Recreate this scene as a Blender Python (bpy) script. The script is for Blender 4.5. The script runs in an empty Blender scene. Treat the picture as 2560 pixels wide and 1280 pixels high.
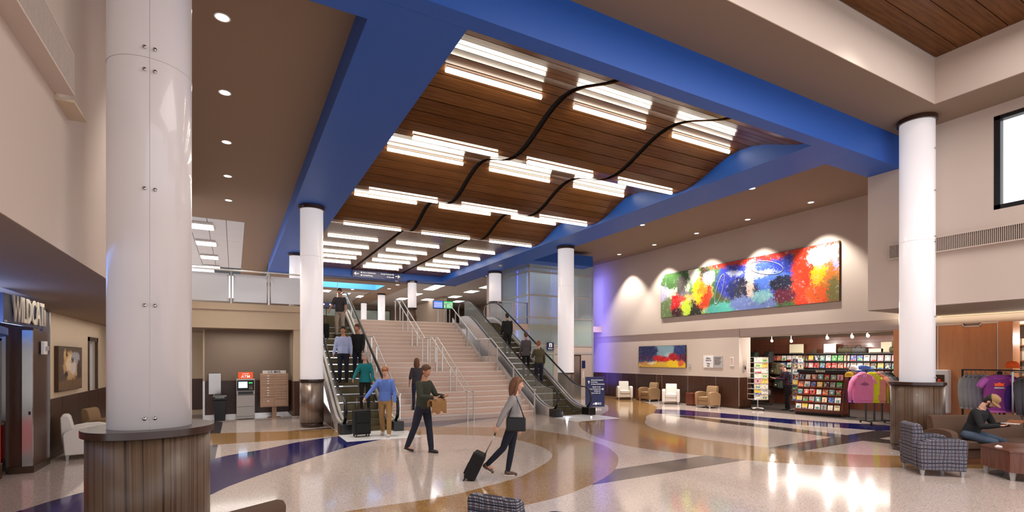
import bpy, bmesh, math, random
from mathutils import Vector, Matrix
R = random.Random(7)
sc = bpy.context.scene
COL = sc.collection
PI = math.pi

# ------------------------------------------------------------------ camera, world, light, exposure
cam_d = bpy.data.cameras.new('camera')
cam = bpy.data.objects.new('camera', cam_d)
COL.objects.link(cam)
cam_d.sensor_width = 36.0
cam_d.lens = 36.0 * 1270 / 2560
cam_d.shift_y = (897 - 640) / 2560
cam_d.clip_start = 0.05
cam.location = (0, 0, 2.0)
cam.rotation_euler = (PI / 2, 0, -math.atan(695 / 1270))
sc.camera = cam
sc.view_settings.view_transform = 'Standard'
sc.view_settings.look = 'None'
sc.view_settings.gamma = 1.0
sc.view_settings.exposure = 0.55
sc.view_settings.use_curve_mapping = False
sc.cycles.max_bounces = 7
sc.cycles.diffuse_bounces = 4
sc.cycles.glossy_bounces = 4
sc.cycles.transmission_bounces = 6
sc.cycles.transparent_max_bounces = 8
sc.cycles.caustics_reflective = False
sc.cycles.caustics_refractive = False
sc.cycles.sample_clamp_indirect = 3.0
sc.cycles.use_denoising = True

w = bpy.data.worlds.new('sky')
sc.world = w
w.use_nodes = True
w.node_tree.nodes['Background'].inputs[0].default_value = (0.92, 0.95, 1.0, 1)
w.node_tree.nodes['Background'].inputs[1].default_value = 1.15

def light(kind, name, loc, power, color=(1, 0.93, 0.84), size=1.0, size_y=None, rot=(0, 0, 0), spot=None, blend=0.3):
    d = bpy.data.lights.new(name, kind)
    d.energy = power
    d.color = color
    if kind == 'AREA':
        d.shape = 'RECTANGLE'
        d.size = size
        d.size_y = size_y or size
    else:
        d.shadow_soft_size = size
    if kind == 'SPOT':
        d.spot_size = math.radians(spot)
        d.spot_blend = blend
    o = bpy.data.objects.new(name, d)
    o.location = loc
    o.rotation_euler = rot
    COL.objects.link(o)
    return o

WARM = (1, 0.93, 0.85)
light('AREA', 'recess_fill', (8, 0.5, 8.05), 430, (1, 0.93, 0.88), 8, 7)  # broad fill added in the recess, not an actual fixture
light('AREA', 'recess_fill', (4, -5.5, 6.8), 130, (1, 0.93, 0.88), 8, 4)  # unseen fill added behind the camera to lift the front zone
light('AREA', 'lobby_luminaire', (8, 36, 6.3), 130, (1, 0.95, 0.88), 14, 9)
light('AREA', 'balcony_luminaire', (-1.0, 27, 6.9), 120, (0.9, 0.95, 1), 2.4, 10)
light('AREA', 'corridor_luminaire', (-2.4, 13.5, 2.9), 26, WARM, 1.2, 8)
light('AREA', 'corridor_luminaire', (-2.6, 4.5, 2.9), 22, WARM, 1.4, 6)
light('AREA', 'alcove_luminaire', (0.3, 19.1, 2.9), 14, WARM, 2.0, 1.0)
light('AREA', 'shop_luminaire', (19.9, 10.4, 2.85), 70, WARM, 2.0, 5.0)
light('AREA', 'shop_luminaire', (19.5, 3.5, 2.85), 60, WARM, 2.0, 3.0)
light('AREA', 'cove_light', (17.35, 5.6, 3.0), 22, (1, 0.86, 0.62), 0.12, 4.6, (0, math.radians(180), 0))

# ------------------------------------------------------------------ materials
def srgb(r, g, b):
    def f(c):
        c /= 255.0
        return c / 12.92 if c <= 0.04045 else ((c + 0.055) / 1.055) ** 2.4
    return (f(r), f(g), f(b), 1)

class N:
    """tiny node helper"""
    def __init__(s, name):
        s.m = bpy.data.materials.new(name)
        s.m.use_nodes = True
        s.t = s.m.node_tree
        s.b = s.t.nodes['Principled BSDF']
    def n(s, kind, **kw):
        x = s.t.nodes.new(kind)
        for k, v in kw.items():
            if k in x.inputs.keys():
                x.inputs[k].default_value = v
            else:
                setattr(x, k, v)
        return x
    def l(s, a, b):
        s.t.links.new(a, b)
    def coords(s, scale=(1, 1, 1), rot=(0, 0, 0), kind='Object'):
        c = s.n('ShaderNodeTexCoord')
        m = s.n('ShaderNodeMapping')
        m.inputs['Scale'].default_value = scale
        m.inputs['Rotation'].default_value = rot
        s.l(c.outputs[kind], m.inputs[0])
        return m.outputs[0]
    def ramp(s, fac, stops, interp='LINEAR'):
        r = s.n('ShaderNodeValToRGB')
        r.color_ramp.interpolation = interp
        e = r.color_ramp.elements
        e[0].position, e[0].color = stops[0]
        e[1].position, e[1].color = stops[1]
        for p, c in stops[2:]:
            q = e.new(p)
            q.color = c
        s.l(fac, r.inputs[0])
        return r.outputs[0]
    def mix(s, fac, a, b, blend='MIX'):
        x = s.n('ShaderNodeMix', data_type='RGBA', blend_type=blend)
        for sock, v in ((x.inputs[0], fac), (x.inputs[6], a), (x.inputs[7], b)):
            if hasattr(v, 'links'):
                s.l(v, sock)
            else:
                sock.default_value = v
        return x.outputs[2]
    def math(s, op, a, b=0.0, c=None):
        x = s.n('ShaderNodeMath', operation=op)
        for i, v in enumerate((a, b) if c is None else (a, b, c)):
            if hasattr(v, 'links'):
                s.l(v, x.inputs[i])
            else:
                x.inputs[i].default_value = v
        return x.outputs[0]
    def base(s, col):
        if hasattr(col, 'links'):
            s.l(col, s.b.inputs['Base Color'])
        else:
            s.b.inputs['Base Color'].default_value = col
    def bump(s, h, strength=0.2, dist=0.01):
        x = s.n('ShaderNodeBump')
        x.inputs['Strength'].default_value = strength
        x.inputs['Distance'].default_value = dist
        s.l(h, x.inputs['Height'])
        s.l(x.outputs[0], s.b.inputs['Normal'])

def mat(name, col, rough=0.5, metal=0.0, emit=None, estr=0.0, coat=0.0, spec=0.5, grain=0.03, gscale=6.0, bump=0.0):
    """plain paint or metal, with a slight tonal variation"""
    x = N(name)
    b = x.b
    if grain:
        nz = x.n('ShaderNodeTexNoise', Scale=gscale, Detail=3.0)
        x.l(x.coords(), nz.inputs['Vector'])
        k = 1 - grain * 2
        c = x.mix(nz.outputs[0], (col[0] * k, col[1] * k, col[2] * k, 1), (min(1, col[0] * (2 - k)), min(1, col[1] * (2 - k)), min(1, col[2] * (2 - k)), 1))
        x.base(c)
        if bump:
            nb = x.n('ShaderNodeTexNoise', Scale=gscale * 30, Detail=2.0)
            x.l(x.coords(), nb.inputs['Vector'])
            x.bump(nb.outputs[0], bump, 0.003)
    else:
        x.base(col)
    b.inputs['Roughness'].default_value = rough
    b.inputs['Metallic'].default_value = metal
    b.inputs['Coat Weight'].default_value = coat
    b.inputs['Specular IOR Level'].default_value = spec
    if emit:
        b.inputs['Emission Color'].default_value = emit
        b.inputs['Emission Strength'].default_value = estr
    return x.m

def terrazzo(name, base, chips, rough=0.12):
    x = N(name)
    co = x.coords()
    v = x.n('ShaderNodeTexVoronoi', Scale=110.0)
    x.l(co, v.inputs['Vector'])
    sep = x.n('ShaderNodeSeparateColor')
    x.l(v.outputs['Color'], sep.inputs[0])
    stops = [(0.0, base), (0.55, base)] + [(0.55 + 0.45 * (i + 1) / (len(chips) + 1), c) for i, c in enumerate(chips)]
    c = x.ramp(sep.outputs[0], stops, 'CONSTANT')
    nz = x.n('ShaderNodeTexNoise', Scale=0.8, Detail=3.0)
    x.l(co, nz.inputs['Vector'])
    c = x.mix(x.math('MULTIPLY', nz.outputs[0], 0.16), c, (base[0] * 0.6, base[1] * 0.6, base[2] * 0.6, 1))
    x.base(c)
    x.b.inputs['Roughness'].default_value = rough
    x.b.inputs['Specular IOR Level'].default_value = 0.5
    x.b.inputs['Coat Weight'].default_value = 0.35
    x.b.inputs['Coat Roughness'].default_value = 0.07
    return x.m

def wood(name, dark, lite, axis=0, rough=0.4, stretch=14.0, coat=0.0, scale=2.5):
    x = N(name)
    s = [stretch, stretch, stretch]
    s[axis] = 0.8
    co = x.coords(scale=s)
    nz = x.n('ShaderNodeTexNoise', Scale=scale, Detail=5.0, Roughness=0.65)
    x.l(co, nz.inputs['Vector'])
    oi = x.n('ShaderNodeObjectInfo')
    f = x.math('ADD', nz.outputs[0], x.math('MULTIPLY', x.math('SUBTRACT', oi.outputs['Random'], 0.5), 0.22))
    x.base(x.ramp(f, [(0.3, dark), (0.72, lite)]))
    x.b.inputs['Roughness'].default_value = rough
    x.b.inputs['Coat Weight'].default_value = coat
    x.b.inputs['Coat Roughness'].default_value = 0.12
    return x.m

def stripes(name, cols, scale=26.0, rough=0.42, metal=0.0):
    """vertical streaks in angle, for the laminate round the column bases"""
    x = N(name)
    c = x.n('ShaderNodeTexCoord')
    sep = x.n('ShaderNodeSeparateXYZ')
    x.l(c.outputs['Object'], sep.inputs[0])
    a = x.math('ARCTAN2', sep.outputs[1], sep.outputs[0])
    wob = x.n('ShaderNodeTexNoise', Scale=1.6, Detail=2.0)
    x.l(c.outputs['Object'], wob.inputs['Vector'])
    a2 = x.math('ADD', x.math('MULTIPLY', a, scale * 0.35), x.math('MULTIPLY', wob.outputs[0], 0.35))
    comb = x.n('ShaderNodeCombineXYZ')
    x.l(a2, comb.inputs[0])
    nz = x.n('ShaderNodeTexNoise', Scale=1.5, Detail=3.0, Roughness=0.7)
    x.l(comb.outputs[0], nz.inputs['Vector'])
    x.base(x.ramp(nz.outputs[0], [(0.25 + 0.5 * i / (len(cols) - 1), q) for i, q in enumerate(cols)]))
    x.b.inputs['Roughness'].default_value = rough
    x.b.inputs['Metallic'].default_value = metal
    x.b.inputs['Coat Weight'].default_value = 0.05
    return x.m

def plaid(name):
    x = N(name)
    co = x.coords()
    nz = x.n('ShaderNodeTexNoise', Scale=3.0, Detail=2.0)
    x.l(co, nz.inputs['Vector'])
    warp = x.n('ShaderNodeVectorMath', operation='SCALE')
    x.l(nz.outputs['Color'], warp.inputs[0])
    warp.inputs['Scale'].default_value = 0.05
    add = x.n('ShaderNodeVectorMath', operation='ADD')
    x.l(co, add.inputs[0]); x.l(warp.outputs[0], add.inputs[1])
    sep = x.n('ShaderNodeSeparateXYZ')
    x.l(add.outputs[0], sep.inputs[0])
    def line(sock, freq, width):
        return x.math('GREATER_THAN', x.math('SINE', x.math('MULTIPLY', sock, freq)), width)
    hor = x.math('ADD', sep.outputs[0], sep.outputs[1])
    c = x.mix(line(hor, 260, 0.1), srgb(120, 108, 110), srgb(150, 165, 188))
    c = x.mix(line(hor, 110, 0.35), c, srgb(112, 92, 92))
    c = x.mix(line(sep.outputs[2], 290, 0.25), c, srgb(48, 50, 66))
    c = x.mix(x.math('MULTIPLY', line(sep.outputs[2], 105, 0.72), 0.9), c, srgb(38, 40, 58))
    x.base(c)
    x.b.inputs['Roughness'].default_value = 0.9
    return x.m

def glass(name, tint=(0.86, 0.95, 0.93, 1), alpha=0.22, rough=0.02, metal=0.0):
    x = N(name)
    x.base(tint)
    x.b.inputs['Roughness'].default_value = rough
    x.b.inputs['Alpha'].default_value = alpha
    x.b.inputs['Specular IOR Level'].default_value = 0.6
    return x.m

def art(name, bg, blobs, detail=9.0, warp=0.16, w=1.0, h=1.0, splat=0.35):
    """abstract painting: patches (cx, cy, rx, ry, colour) in canvas units, edges broken by noise.
    canvas lies in the object's YZ plane, y 0..w (towards -y to the right) and z 0..h"""
    x = N(name)
    co = x.coords()
    nz = x.n('ShaderNodeTexNoise', Scale=detail / h * 0.5, Detail=6.0, Roughness=0.7)
    x.l(co, nz.inputs['Vector'])
    sub = x.n('ShaderNodeVectorMath', operation='SUBTRACT')
    x.l(nz.outputs['Color'], sub.inputs[0]); sub.inputs[1].default_value = (0.5, 0.5, 0.5)
    sca = x.n('ShaderNodeVectorMath', operation='SCALE')
    x.l(sub.outputs[0], sca.inputs[0]); sca.inputs['Scale'].default_value = warp * h * 4
    add = x.n('ShaderNodeVectorMath', operation='ADD')
    x.l(co, add.inputs[0]); x.l(sca.outputs[0], add.inputs[1])
    fin = x.n('ShaderNodeTexNoise', Scale=detail * 3.0 / h, Detail=4.0, Roughness=0.9)
    x.l(co, fin.inputs['Vector'])
    s2_ = x.n('ShaderNodeVectorMath', operation='SUBTRACT')
    x.l(fin.outputs['Color'], s2_.inputs[0]); s2_.inputs[1].default_value = (0.5, 0.5, 0.5)
    s3_ = x.n('ShaderNodeVectorMath', operation='SCALE')
    x.l(s2_.outputs[0], s3_.inputs[0]); s3_.inputs['Scale'].default_value = 0.36 * h
    ad2 = x.n('ShaderNodeVectorMath', operation='ADD')
    x.l(add.outputs[0], ad2.inputs[0]); x.l(s3_.outputs[0], ad2.inputs[1])
    sep = x.n('ShaderNodeSeparateXYZ')
    x.l(ad2.outputs[0], sep.inputs[0])
    u = x.math('DIVIDE', sep.outputs[1], w)
    v = x.math('DIVIDE', sep.outputs[2], h)
    c = bg
    for cx, cy, rx, ry, q in blobs:
        a = x.math('POWER', x.math('ABSOLUTE', x.math('DIVIDE', x.math('SUBTRACT', u, cx), rx)), 2.0)
        b = x.math('POWER', x.math('ABSOLUTE', x.math('DIVIDE', x.math('SUBTRACT', v, cy), ry)), 2.0)
        d = x.math('ADD', a, b)
        f = x.ramp(d, [(0.75, (1, 1, 1, 1)), (1.0, (0, 0, 0, 1))])
        c = x.mix(f, c, q)
    n2 = x.n('ShaderNodeTexNoise', Scale=detail * 2.2 / h, Detail=7.0, Roughness=0.8)
    x.l(co, n2.inputs['Vector'])
    f = x.ramp(n2.outputs[0], [(0.56, (0, 0, 0, 1)), (0.64, (1, 1, 1, 1))])
    c = x.mix(x.math('MULTIPLY', f, splat), c, (0.85, 0.85, 0.85, 1))
    n3 = x.n('ShaderNodeTexNoise', Scale=detail * 1.6 / h, Detail=7.0, Roughness=0.75)
    x.l(x.coords(rot=(0.7, 0.2, 0.4)), n3.inputs['Vector'])
    f = x.ramp(n3.outputs[0], [(0.57, (0, 0, 0, 1)), (0.66, (1, 1, 1, 1))])
    c = x.mix(x.math('MULTIPLY', f, splat * 1.3), c, (0.02, 0.02, 0.04, 1))
    x.base(c)
    x.b.inputs['Roughness'].default_value = 0.45
    return x.m

M = {}
M['wall'] = mat('wall_paint', srgb(203, 187, 176), 0.8, grain=0.012, gscale=1.5)
M['tan_wall'] = mat('tan_wall_paint', srgb(206, 187, 162), 0.8, grain=0.012)
M['brown_wall'] = mat('taupe_wall_paint', srgb(144, 128, 114), 0.85, grain=0.012)
M['ceil'] = mat('ceiling_shade_paint', srgb(138, 117, 99), 0.85, grain=0.01)  # tan darkened: shade of undersides lit only by bounce is in the colour
M['blue'] = mat('blue_paint', srgb(32, 88, 180), 0.5, grain=0.01)
M['navy'] = mat('navy_panel', srgb(22, 30, 92), 0.35, grain=0)
M['lightblue'] = mat('pale_blue_paint', srgb(120, 190, 240), 0.6, grain=0)
M['white'] = mat('white_enamel', srgb(235, 232, 230), 0.4, grain=0)
M['black'] = mat('black_plastic', srgb(14, 14, 16), 0.35, grain=0)
M['dark'] = mat('dark_void', srgb(16, 13, 12), 0.8, grain=0)
M['carpet'] = mat('dark_carpet', srgb(58, 48, 44), 0.95, grain=0.15, gscale=40)
M['steel'] = mat('brushed_steel', srgb(198, 192, 188), 0.24, 1.0, grain=0.05, gscale=3)
M['brightsteel'] = mat('polished_steel', srgb(228, 226, 226), 0.3, 0.65, grain=0.04, gscale=3)
M['bronze'] = mat('bronze_metal', srgb(86, 66, 52), 0.32, 0.7, grain=0.03)
M['rubber'] = mat('black_rubber', srgb(12, 12, 14), 0.3, grain=0)
M['laminate'] = wood('dark_brown_laminate', srgb(52, 30, 20), srgb(80, 48, 32), axis=2, rough=0.35)
M['orange_wood'] = wood('rust_wood_panel', srgb(190, 124, 78), srgb(208, 142, 94), axis=2, rough=0.45, scale=1.2, stretch=5.0)
M['plank'] = wood('ceiling_plank', srgb(84, 52, 28), srgb(120, 80, 46), axis=0, rough=0.20, coat=0.0, scale=1.6)
M['plank'].node_tree.nodes['Principled BSDF'].inputs['Specular IOR Level'].default_value = 0.10
M['mahogany'] = wood('mahogany', srgb(84, 38, 24), srgb(122, 60, 38), axis=0, rough=0.35)
M['tablewood'] = wood('walnut', srgb(92, 50, 36), srgb(126, 74, 54), axis=2, rough=0.25, coat=0.3)
M['cream_t'] = terrazzo('cream_terrazzo', srgb(212, 196, 188), [srgb(178, 152, 140), srgb(232, 222, 216), srgb(150, 140, 138), srgb(200, 170, 154), srgb(222, 210, 204)])
M['tan_t'] = terrazzo('tan_terrazzo', srgb(168, 128, 80), [srgb(130, 92, 50), srgb(196, 160, 112), srgb(148, 108, 62)])
M['blue_t'] = terrazzo('blue_terrazzo', srgb(26, 30, 96), [srgb(18, 20, 70), srgb(40, 46, 120), srgb(22, 26, 84)], 0.1)
M['dark_t'] = terrazzo('charcoal_terrazzo', srgb(70, 60, 58), [srgb(44, 38, 38), srgb(98, 86, 82), srgb(56, 50, 48)])
M['step_t'] = terrazzo('step_terrazzo', srgb(232, 206, 190), [srgb(220, 192, 176), srgb(238, 216, 203), srgb(208, 180, 166)], 0.4)
M['nosing'] = mat('step_nosing', srgb(244, 230, 222), 0.4, grain=0.02)
M['stripe_wood'] = stripes('streaked_laminate', [srgb(36, 24, 20), srgb(74, 50, 38), srgb(104, 82, 64), srgb(44, 28, 24), srgb(82, 60, 46)], 18)
M['stripe_steel'] = stripes('reflection_streaked_steel', [srgb(70, 56, 50), srgb(176, 164, 156), srgb(112, 90, 74), srgb(205, 200, 198), srgb(96, 78, 68)], 60, 0.32, 0.75)  # brown and grey streaks paint the stretched reflections of brushed steel
M['dark_top'] = mat('dark_brown_top', srgb(58, 36, 28), 0.25, coat=0.1, grain=0.03)
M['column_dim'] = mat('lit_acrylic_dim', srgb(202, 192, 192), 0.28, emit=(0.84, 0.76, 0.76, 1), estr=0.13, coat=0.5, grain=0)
M['column_lit'] = mat('lit_acrylic', srgb(225, 218, 220), 0.3, emit=(1.0, 0.93, 0.94, 1), estr=0.32, coat=0.4, grain=0)
M['lamp'] = mat('lamp_tube', (1, 1, 1, 1), 0.5, emit=(1.0, 0.90, 0.74, 1), estr=12.0, grain=0)
M['lamp_panel'] = mat('lamp_diffuser', (1, 1, 1, 1), 0.5, emit=(1.0, 0.96, 0.9, 1), estr=4.0, grain=0)
M['lamp_spot'] = mat('downlight_lens', (1, 1, 1, 1), 0.5, emit=(1.0, 0.97, 0.92, 1), estr=5.0, grain=0)
M['bulb'] = mat('shop_bulb', (1, 1, 1, 1), 0.5, emit=(1.0, 0.85, 0.6, 1), estr=12.0, grain=0)
M['tile'] = mat('acoustic_tile', srgb(205, 208, 212), 0.9, grain=0.02, gscale=20)
M['frost'] = glass('frosted_glass', (0.84, 0.90, 1.0, 1), 0.93, 0.1)
M['glass'] = glass('clear_glass', (0.8, 0.9, 0.9, 1), 0.14)
M['green_glass'] = glass('green_glass', (0.52, 0.66, 0.61, 1), 0.66, 0.1)
M['sign_w'] = mat('white_lettering', srgb(240, 240, 245), 0.5, grain=0, emit=(1, 1, 1, 1), estr=0.25)
M['letter'] = mat('cream_lettering', srgb(238, 226, 205), 0.5, grain=0)
M['plaid'] = plaid('plaid_fabric')
M['fab_white'] = mat('white_fabric', srgb(222, 216, 210), 0.85, grain=0.02, gscale=30)
M['fab_tan'] = mat('tan_fabric', srgb(146, 116, 84), 0.9, grain=0.03, gscale=30)
M['fab_brown'] = mat('brown_fabric', srgb(92, 68, 54), 0.85, grain=0.03, gscale=30)
M['grey_enamel'] = mat('grey_enamel', srgb(175, 172, 172), 0.35, grain=0.01)
M['beige_enamel'] = mat('beige_enamel', srgb(182, 150, 128), 0.45, grain=0.01)
M['red'] = mat('red_panel', srgb(205, 32, 24), 0.4, grain=0)
M['orange'] = mat('orange_panel', srgb(226, 84, 32), 0.4, grain=0, emit=srgb(226, 84, 32), estr=0.3)
M['screen'] = mat('lit_screen', srgb(40, 70, 200), 0.3, grain=0, emit=srgb(60, 110, 240), estr=1.0)
M['screen_g'] = mat('lit_screen_green', srgb(40, 150, 90), 0.3, grain=0, emit=srgb(60, 190, 100), estr=0.8)
M['atm_screen'] = mat('atm_screen', srgb(180, 215, 250), 0.3, grain=0, emit=srgb(190, 220, 255), estr=1.0)

# ------------------------------------------------------------------ mesh helpers
class MB:
    def __init__(s):
        s.v, s.f, s.k, s.sm = [], [], [], []
    def add(s, vs, fs, k=0, smooth=False):
        o = len(s.v)
        s.v += [tuple(p) for p in vs]
        s.f += [tuple(i + o for i in f) for f in fs]
        s.k += [k] * len(fs)
        s.sm += [smooth] * len(fs)
        return s
    def box(s, x0, x1, y0, y1, z0, z1, k=0):
        v = [(x0, y0, z0), (x1, y0, z0), (x1, y1, z0), (x0, y1, z0), (x0, y0, z1), (x1, y0, z1), (x1, y1, z1), (x0, y1, z1)]
        return s.add(v, [(0, 3, 2, 1), (4, 5, 6, 7), (0, 1, 5, 4), (1, 2, 6, 5), (2, 3, 7, 6), (3, 0, 4, 7)], k)
    def hexa(s, pts, k=0):
        return s.add(pts, [(0, 3, 2, 1), (4, 5, 6, 7), (0, 1, 5, 4), (1, 2, 6, 5), (2, 3, 7, 6), (3, 0, 4, 7)], k)
    def prism(s, poly, z0, z1, k=0):
        n = len(poly)
        a = sum(poly[i][0] * poly[(i + 1) % n][1] - poly[(i + 1) % n][0] * poly[i][1] for i in range(n))
        if a < 0:
            poly = poly[::-1]
        v = [(p[0], p[1], z0) for p in poly] + [(p[0], p[1], z1) for p in poly]
        f = [tuple(range(n, 2 * n)), tuple(range(n - 1, -1, -1))] + [(i, (i + 1) % n, n + (i + 1) % n, n + i) for i in range(n)]
        return s.add(v, f, k)
    def extr(s, poly, axis, a0, a1, k=0):
        """extrude a 2D outline along an axis ('x': poly is (y,z); 'y': poly is (x,z))"""
        n = len(poly)
        if axis == 'x':
            v = [(a0, p[0], p[1]) for p in poly] + [(a1, p[0], p[1]) for p in poly]
        else:
            v = [(p[0], a0, p[1]) for p in poly] + [(p[0], a1, p[1]) for p in poly]
        f = [tuple(range(n)), tuple(range(2 * n - 1, n - 1, -1))] + [(i, n + i, n + (i + 1) % n, (i + 1) % n) for i in range(n)]
        return s.add(v, f, k)
    def tube(s, pts, r, seg=8, k=0, cap=True, closed=False):
        pts = [Vector(p) for p in pts]
        n = len(pts)
        rr = r if isinstance(r, (list, tuple)) else [r] * n
        vs, fs = [], []
        up = None
        for i, p in enumerate(pts):
            if closed:
                d = pts[(i + 1) % n] - pts[i - 1]
            else:
                d = pts[min(i + 1, n - 1)] - pts[max(i - 1, 0)]
            d.normalize()
            if up is None:
                up = Vector((0, 0, 1)) if abs(d.z) < 0.9 else Vector((1, 0, 0))
            a = d.cross(up)
            if a.length < 1e-6:
                a = d.cross(Vector((0, 1, 0)))
            a.normalize()
            b = a.cross(d).normalized()
            up = b
            q = rr[i]
            qa, qb = q if isinstance(q, (list, tuple)) else (q, q)
            for j in range(seg):
                t = 2 * PI * j / seg
                vs.append(p + a * math.cos(t) * qa + b * math.sin(t) * qb)
        m = n if closed else n - 1
        for i in range(m):
            i2 = (i + 1) % n
            for j in range(seg):
                j2 = (j + 1) % seg
                fs.append((i * seg + j, i * seg + j2, i2 * seg + j2, i2 * seg + j))
        s.add(vs, fs, k, True)
        if cap and not closed:
            o = len(s.v) - len(vs)
            s.f += [tuple(o + j for j in range(seg - 1, -1, -1)), tuple(o + (n - 1) * seg + j for j in range(seg))]
            s.k += [k, k]
            s.sm += [False, False]
        return s
    def lathe(s, prof, c=(0, 0, 0), seg=32, k=0, smooth=True, sx=1, sy=1, cap=True):
        vs, fs = [], []
        for r, z in prof:
            for j in range(seg):
                t = 2 * PI * j / seg
                vs.append((c[0] + r * sx * math.cos(t), c[1] + r * sy * math.sin(t), c[2] + z))
        n = len(prof)
        for i in range(n - 1):
            for j in range(seg):
                j2 = (j + 1) % seg
                fs.append((i * seg + j, i * seg + j2, (i + 1) * seg + j2, (i + 1) * seg + j))
        s.add(vs, fs, k, smooth)
        o = len(s.v) - len(vs)
        for i, rev in ((0, True), (n - 1, False)):
            if cap and prof[i][0] > 1e-5:
                idx = [o + i * seg + j for j in range(seg)]
                s.f.append(tuple(idx[::-1] if rev else idx)); s.k.append(k); s.sm.append(False)
        return s
    def cyl(s, p0, p1, r, seg=16, k=0):
        return s.tube([p0, p1], r, seg, k)
    def ell(s, c, r, seg=16, rings=10, k=0, rot=None):
        vs, fs = [], []
        r = (r, r, r) if not isinstance(r, (tuple, list)) else r
        for i in range(rings + 1):
            a = PI * i / rings
            for j in range(seg):
                t = 2 * PI * j / seg
                p = Vector((r[0] * math.sin(a) * math.cos(t), r[1] * math.sin(a) * math.sin(t), r[2] * math.cos(a)))
                if rot:
                    p = rot @ p
                vs.append((c[0] + p.x, c[1] + p.y, c[2] + p.z))
        for i in range(rings):
            for j in range(seg):
                j2 = (j + 1) % seg
                fs.append((i * seg + j, (i + 1) * seg + j, (i + 1) * seg + j2, i * seg + j2))
        return s.add(vs, fs, k, True)
    def tri(s):
        return s
    def mesh(s, name, mats):
        me = bpy.data.meshes.new(name)
        me.from_pydata([tuple(p) for p in s.v], [], s.f)
        for m in (mats if isinstance(mats, (list, tuple)) else [mats]):
            me.materials.append(m)
        me.polygons.foreach_set('material_index', s.k)
        me.polygons.foreach_set('use_smooth', s.sm)
        me.update()
        return me
    def build(s, name, mats, parent=None, bevel=0.0, seg=2, loc=None, rotz=0.0, sub=0):
        o = bpy.data.objects.new(name, s.mesh(name, mats))
        COL.objects.link(o)
        if parent:
            o.parent = parent
        if loc:
            o.location = loc
        if rotz:
            o.rotation_euler = (0, 0, rotz)
        if bevel:
            b = o.modifiers.new('bevel', 'BEVEL')
            b.width = bevel
            b.segments = seg
            b.limit_method = 'ANGLE'
            b.angle_limit = math.radians(40)
            for p in o.data.polygons:
                p.use_smooth = True
            b.harden_normals = True
        if sub:
            q = o.modifiers.new('sub', 'SUBSURF')
            q.levels = q.render_levels = sub
        return o

def tag(o, label=None, cat=None, group=None, kind=None):
    if label: o['label'] = label
    if cat: o['category'] = cat
    if group: o['group'] = group
    if kind: o['kind'] = kind
    return o

def empty(name, loc=(0, 0, 0), rotz=0.0, label=None, cat=None, group=None, kind=None):
    o = bpy.data.objects.new(name, None)
    o.empty_display_size = 0.1
    COL.objects.link(o)
    o.location = loc
    o.rotation_euler = (0, 0, rotz)
    return tag(o, label, cat, group, kind)

def share(name, me, parent, loc=(0, 0, 0), rot=(0, 0, 0), scale=None):
    o = bpy.data.objects.new(name, me)
    COL.objects.link(o)
    o.parent = parent
    o.location = loc
    o.rotation_euler = rot
    if scale:
        o.scale = scale
    return o

def copy_tree(o, parent=None):
    c = o.copy()
    COL.objects.link(c)
    c.parent = parent
    for ch in list(o.children):
        copy_tree(ch, c)
    return c

TEXTS = []
def text(body, size, name='lettering', m=None, parent=None, loc=(0, 0, 0), rot=(PI / 2, 0, 0), depth=0.003, align='CENTER', squeeze=1.0):
    cu = bpy.data.curves.new(name, 'FONT')
    cu.body = body
    cu.size = size
    cu.extrude = depth
    cu.align_x = align
    cu.align_y = 'CENTER'
    cu.resolution_u = 2
    cu.offset = size * 0.012
    cu.materials.append(m or M['sign_w'])
    o = bpy.data.objects.new(name, cu)
    COL.objects.link(o)
    o.parent = parent
    o.location = loc
    o.rotation_euler = rot
    o.scale = (squeeze, 1, 1)
    TEXTS.append(o)
    return o

def smooth_poly(pts, n=4):
    """Catmull-Rom through an open run of points"""
    out = []
    P = [pts[0]] + list(pts) + [pts[-1]]
    for i in range(1, len(P) - 2):
        p0, p1, p2, p3 = P[i - 1:i + 3]
        for j in range(n):
            t = j / n
            out.append(tuple(0.5 * (2 * p1[a] + (p2[a] - p0[a]) * t + (2 * p0[a] - 5 * p1[a] + 4 * p2[a] - p3[a]) * t * t + (-p0[a] + 3 * p1[a] - 3 * p2[a] + p3[a]) * t ** 3) for a in (0, 1)))
    out.append(pts[-1])
    return out

def structure(o):
    o['kind'] = 'structure'
    return o
# ------------------------------------------------------------------ floor with its inlaid terrazzo
floor = structure(MB().box(-8, 24, -9, 23, -0.3, 0).build('floor', M['cream_t']))
def inlay(pts, m, z, name='floor_inlay'):
    return MB().prism(pts, -0.001, z).build(name, M[m], floor)
inlay([(-1.34, 15.97), (-0.56, 15.79), (0.62, 15.48), (1.31, 15.28), (2.13, 15.19), (2.47, 15.29), (2.45, 13.66), (1.91, 13.65), (1.68, 13.63), (0.77, 13.67), (0.13, 13.69), (-0.33, 13.65), (-0.68, 13.66), (-1.14, 13.55)], 'tan_t', 0.002)
inlay(smooth_poly([(-3.4, 7.9), (-2.55, 8.84), (-2.09, 9.61), (-0.44, 11.64), (-0.05, 12.07), (0.56, 12.45), (1.25, 13.07), (1.89, 13.45), (2.22, 13.6), (2.47, 13.64)]) + [(2.5, 12.9), (3.71, 12.74)] + smooth_poly([(3.25, 12.63), (2.48, 12.08), (1.67, 11.25), (0.98, 10.47), (0.39, 9.75), (-0.06, 9.14), (-0.33, 8.62), (-0.71, 7.91), (-1.12, 7.07), (-1.6, 6.2)]), 'blue_t', 0.003)
inlay([(-0.66, 19.04), (-0.31, 18.5), (-0.32, 15.66), (-0.33, 13.65), (-0.33, 11.75), (-0.63, 11.36), (-0.65, 13.82), (-0.66, 15.84)], 'dark_t', 0.0015)
inlay([(1.26, 15.27), (1.94, 15.39), (2.46, 15.48), (2.46, 15.23)], 'dark_t', 0.0035)
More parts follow.
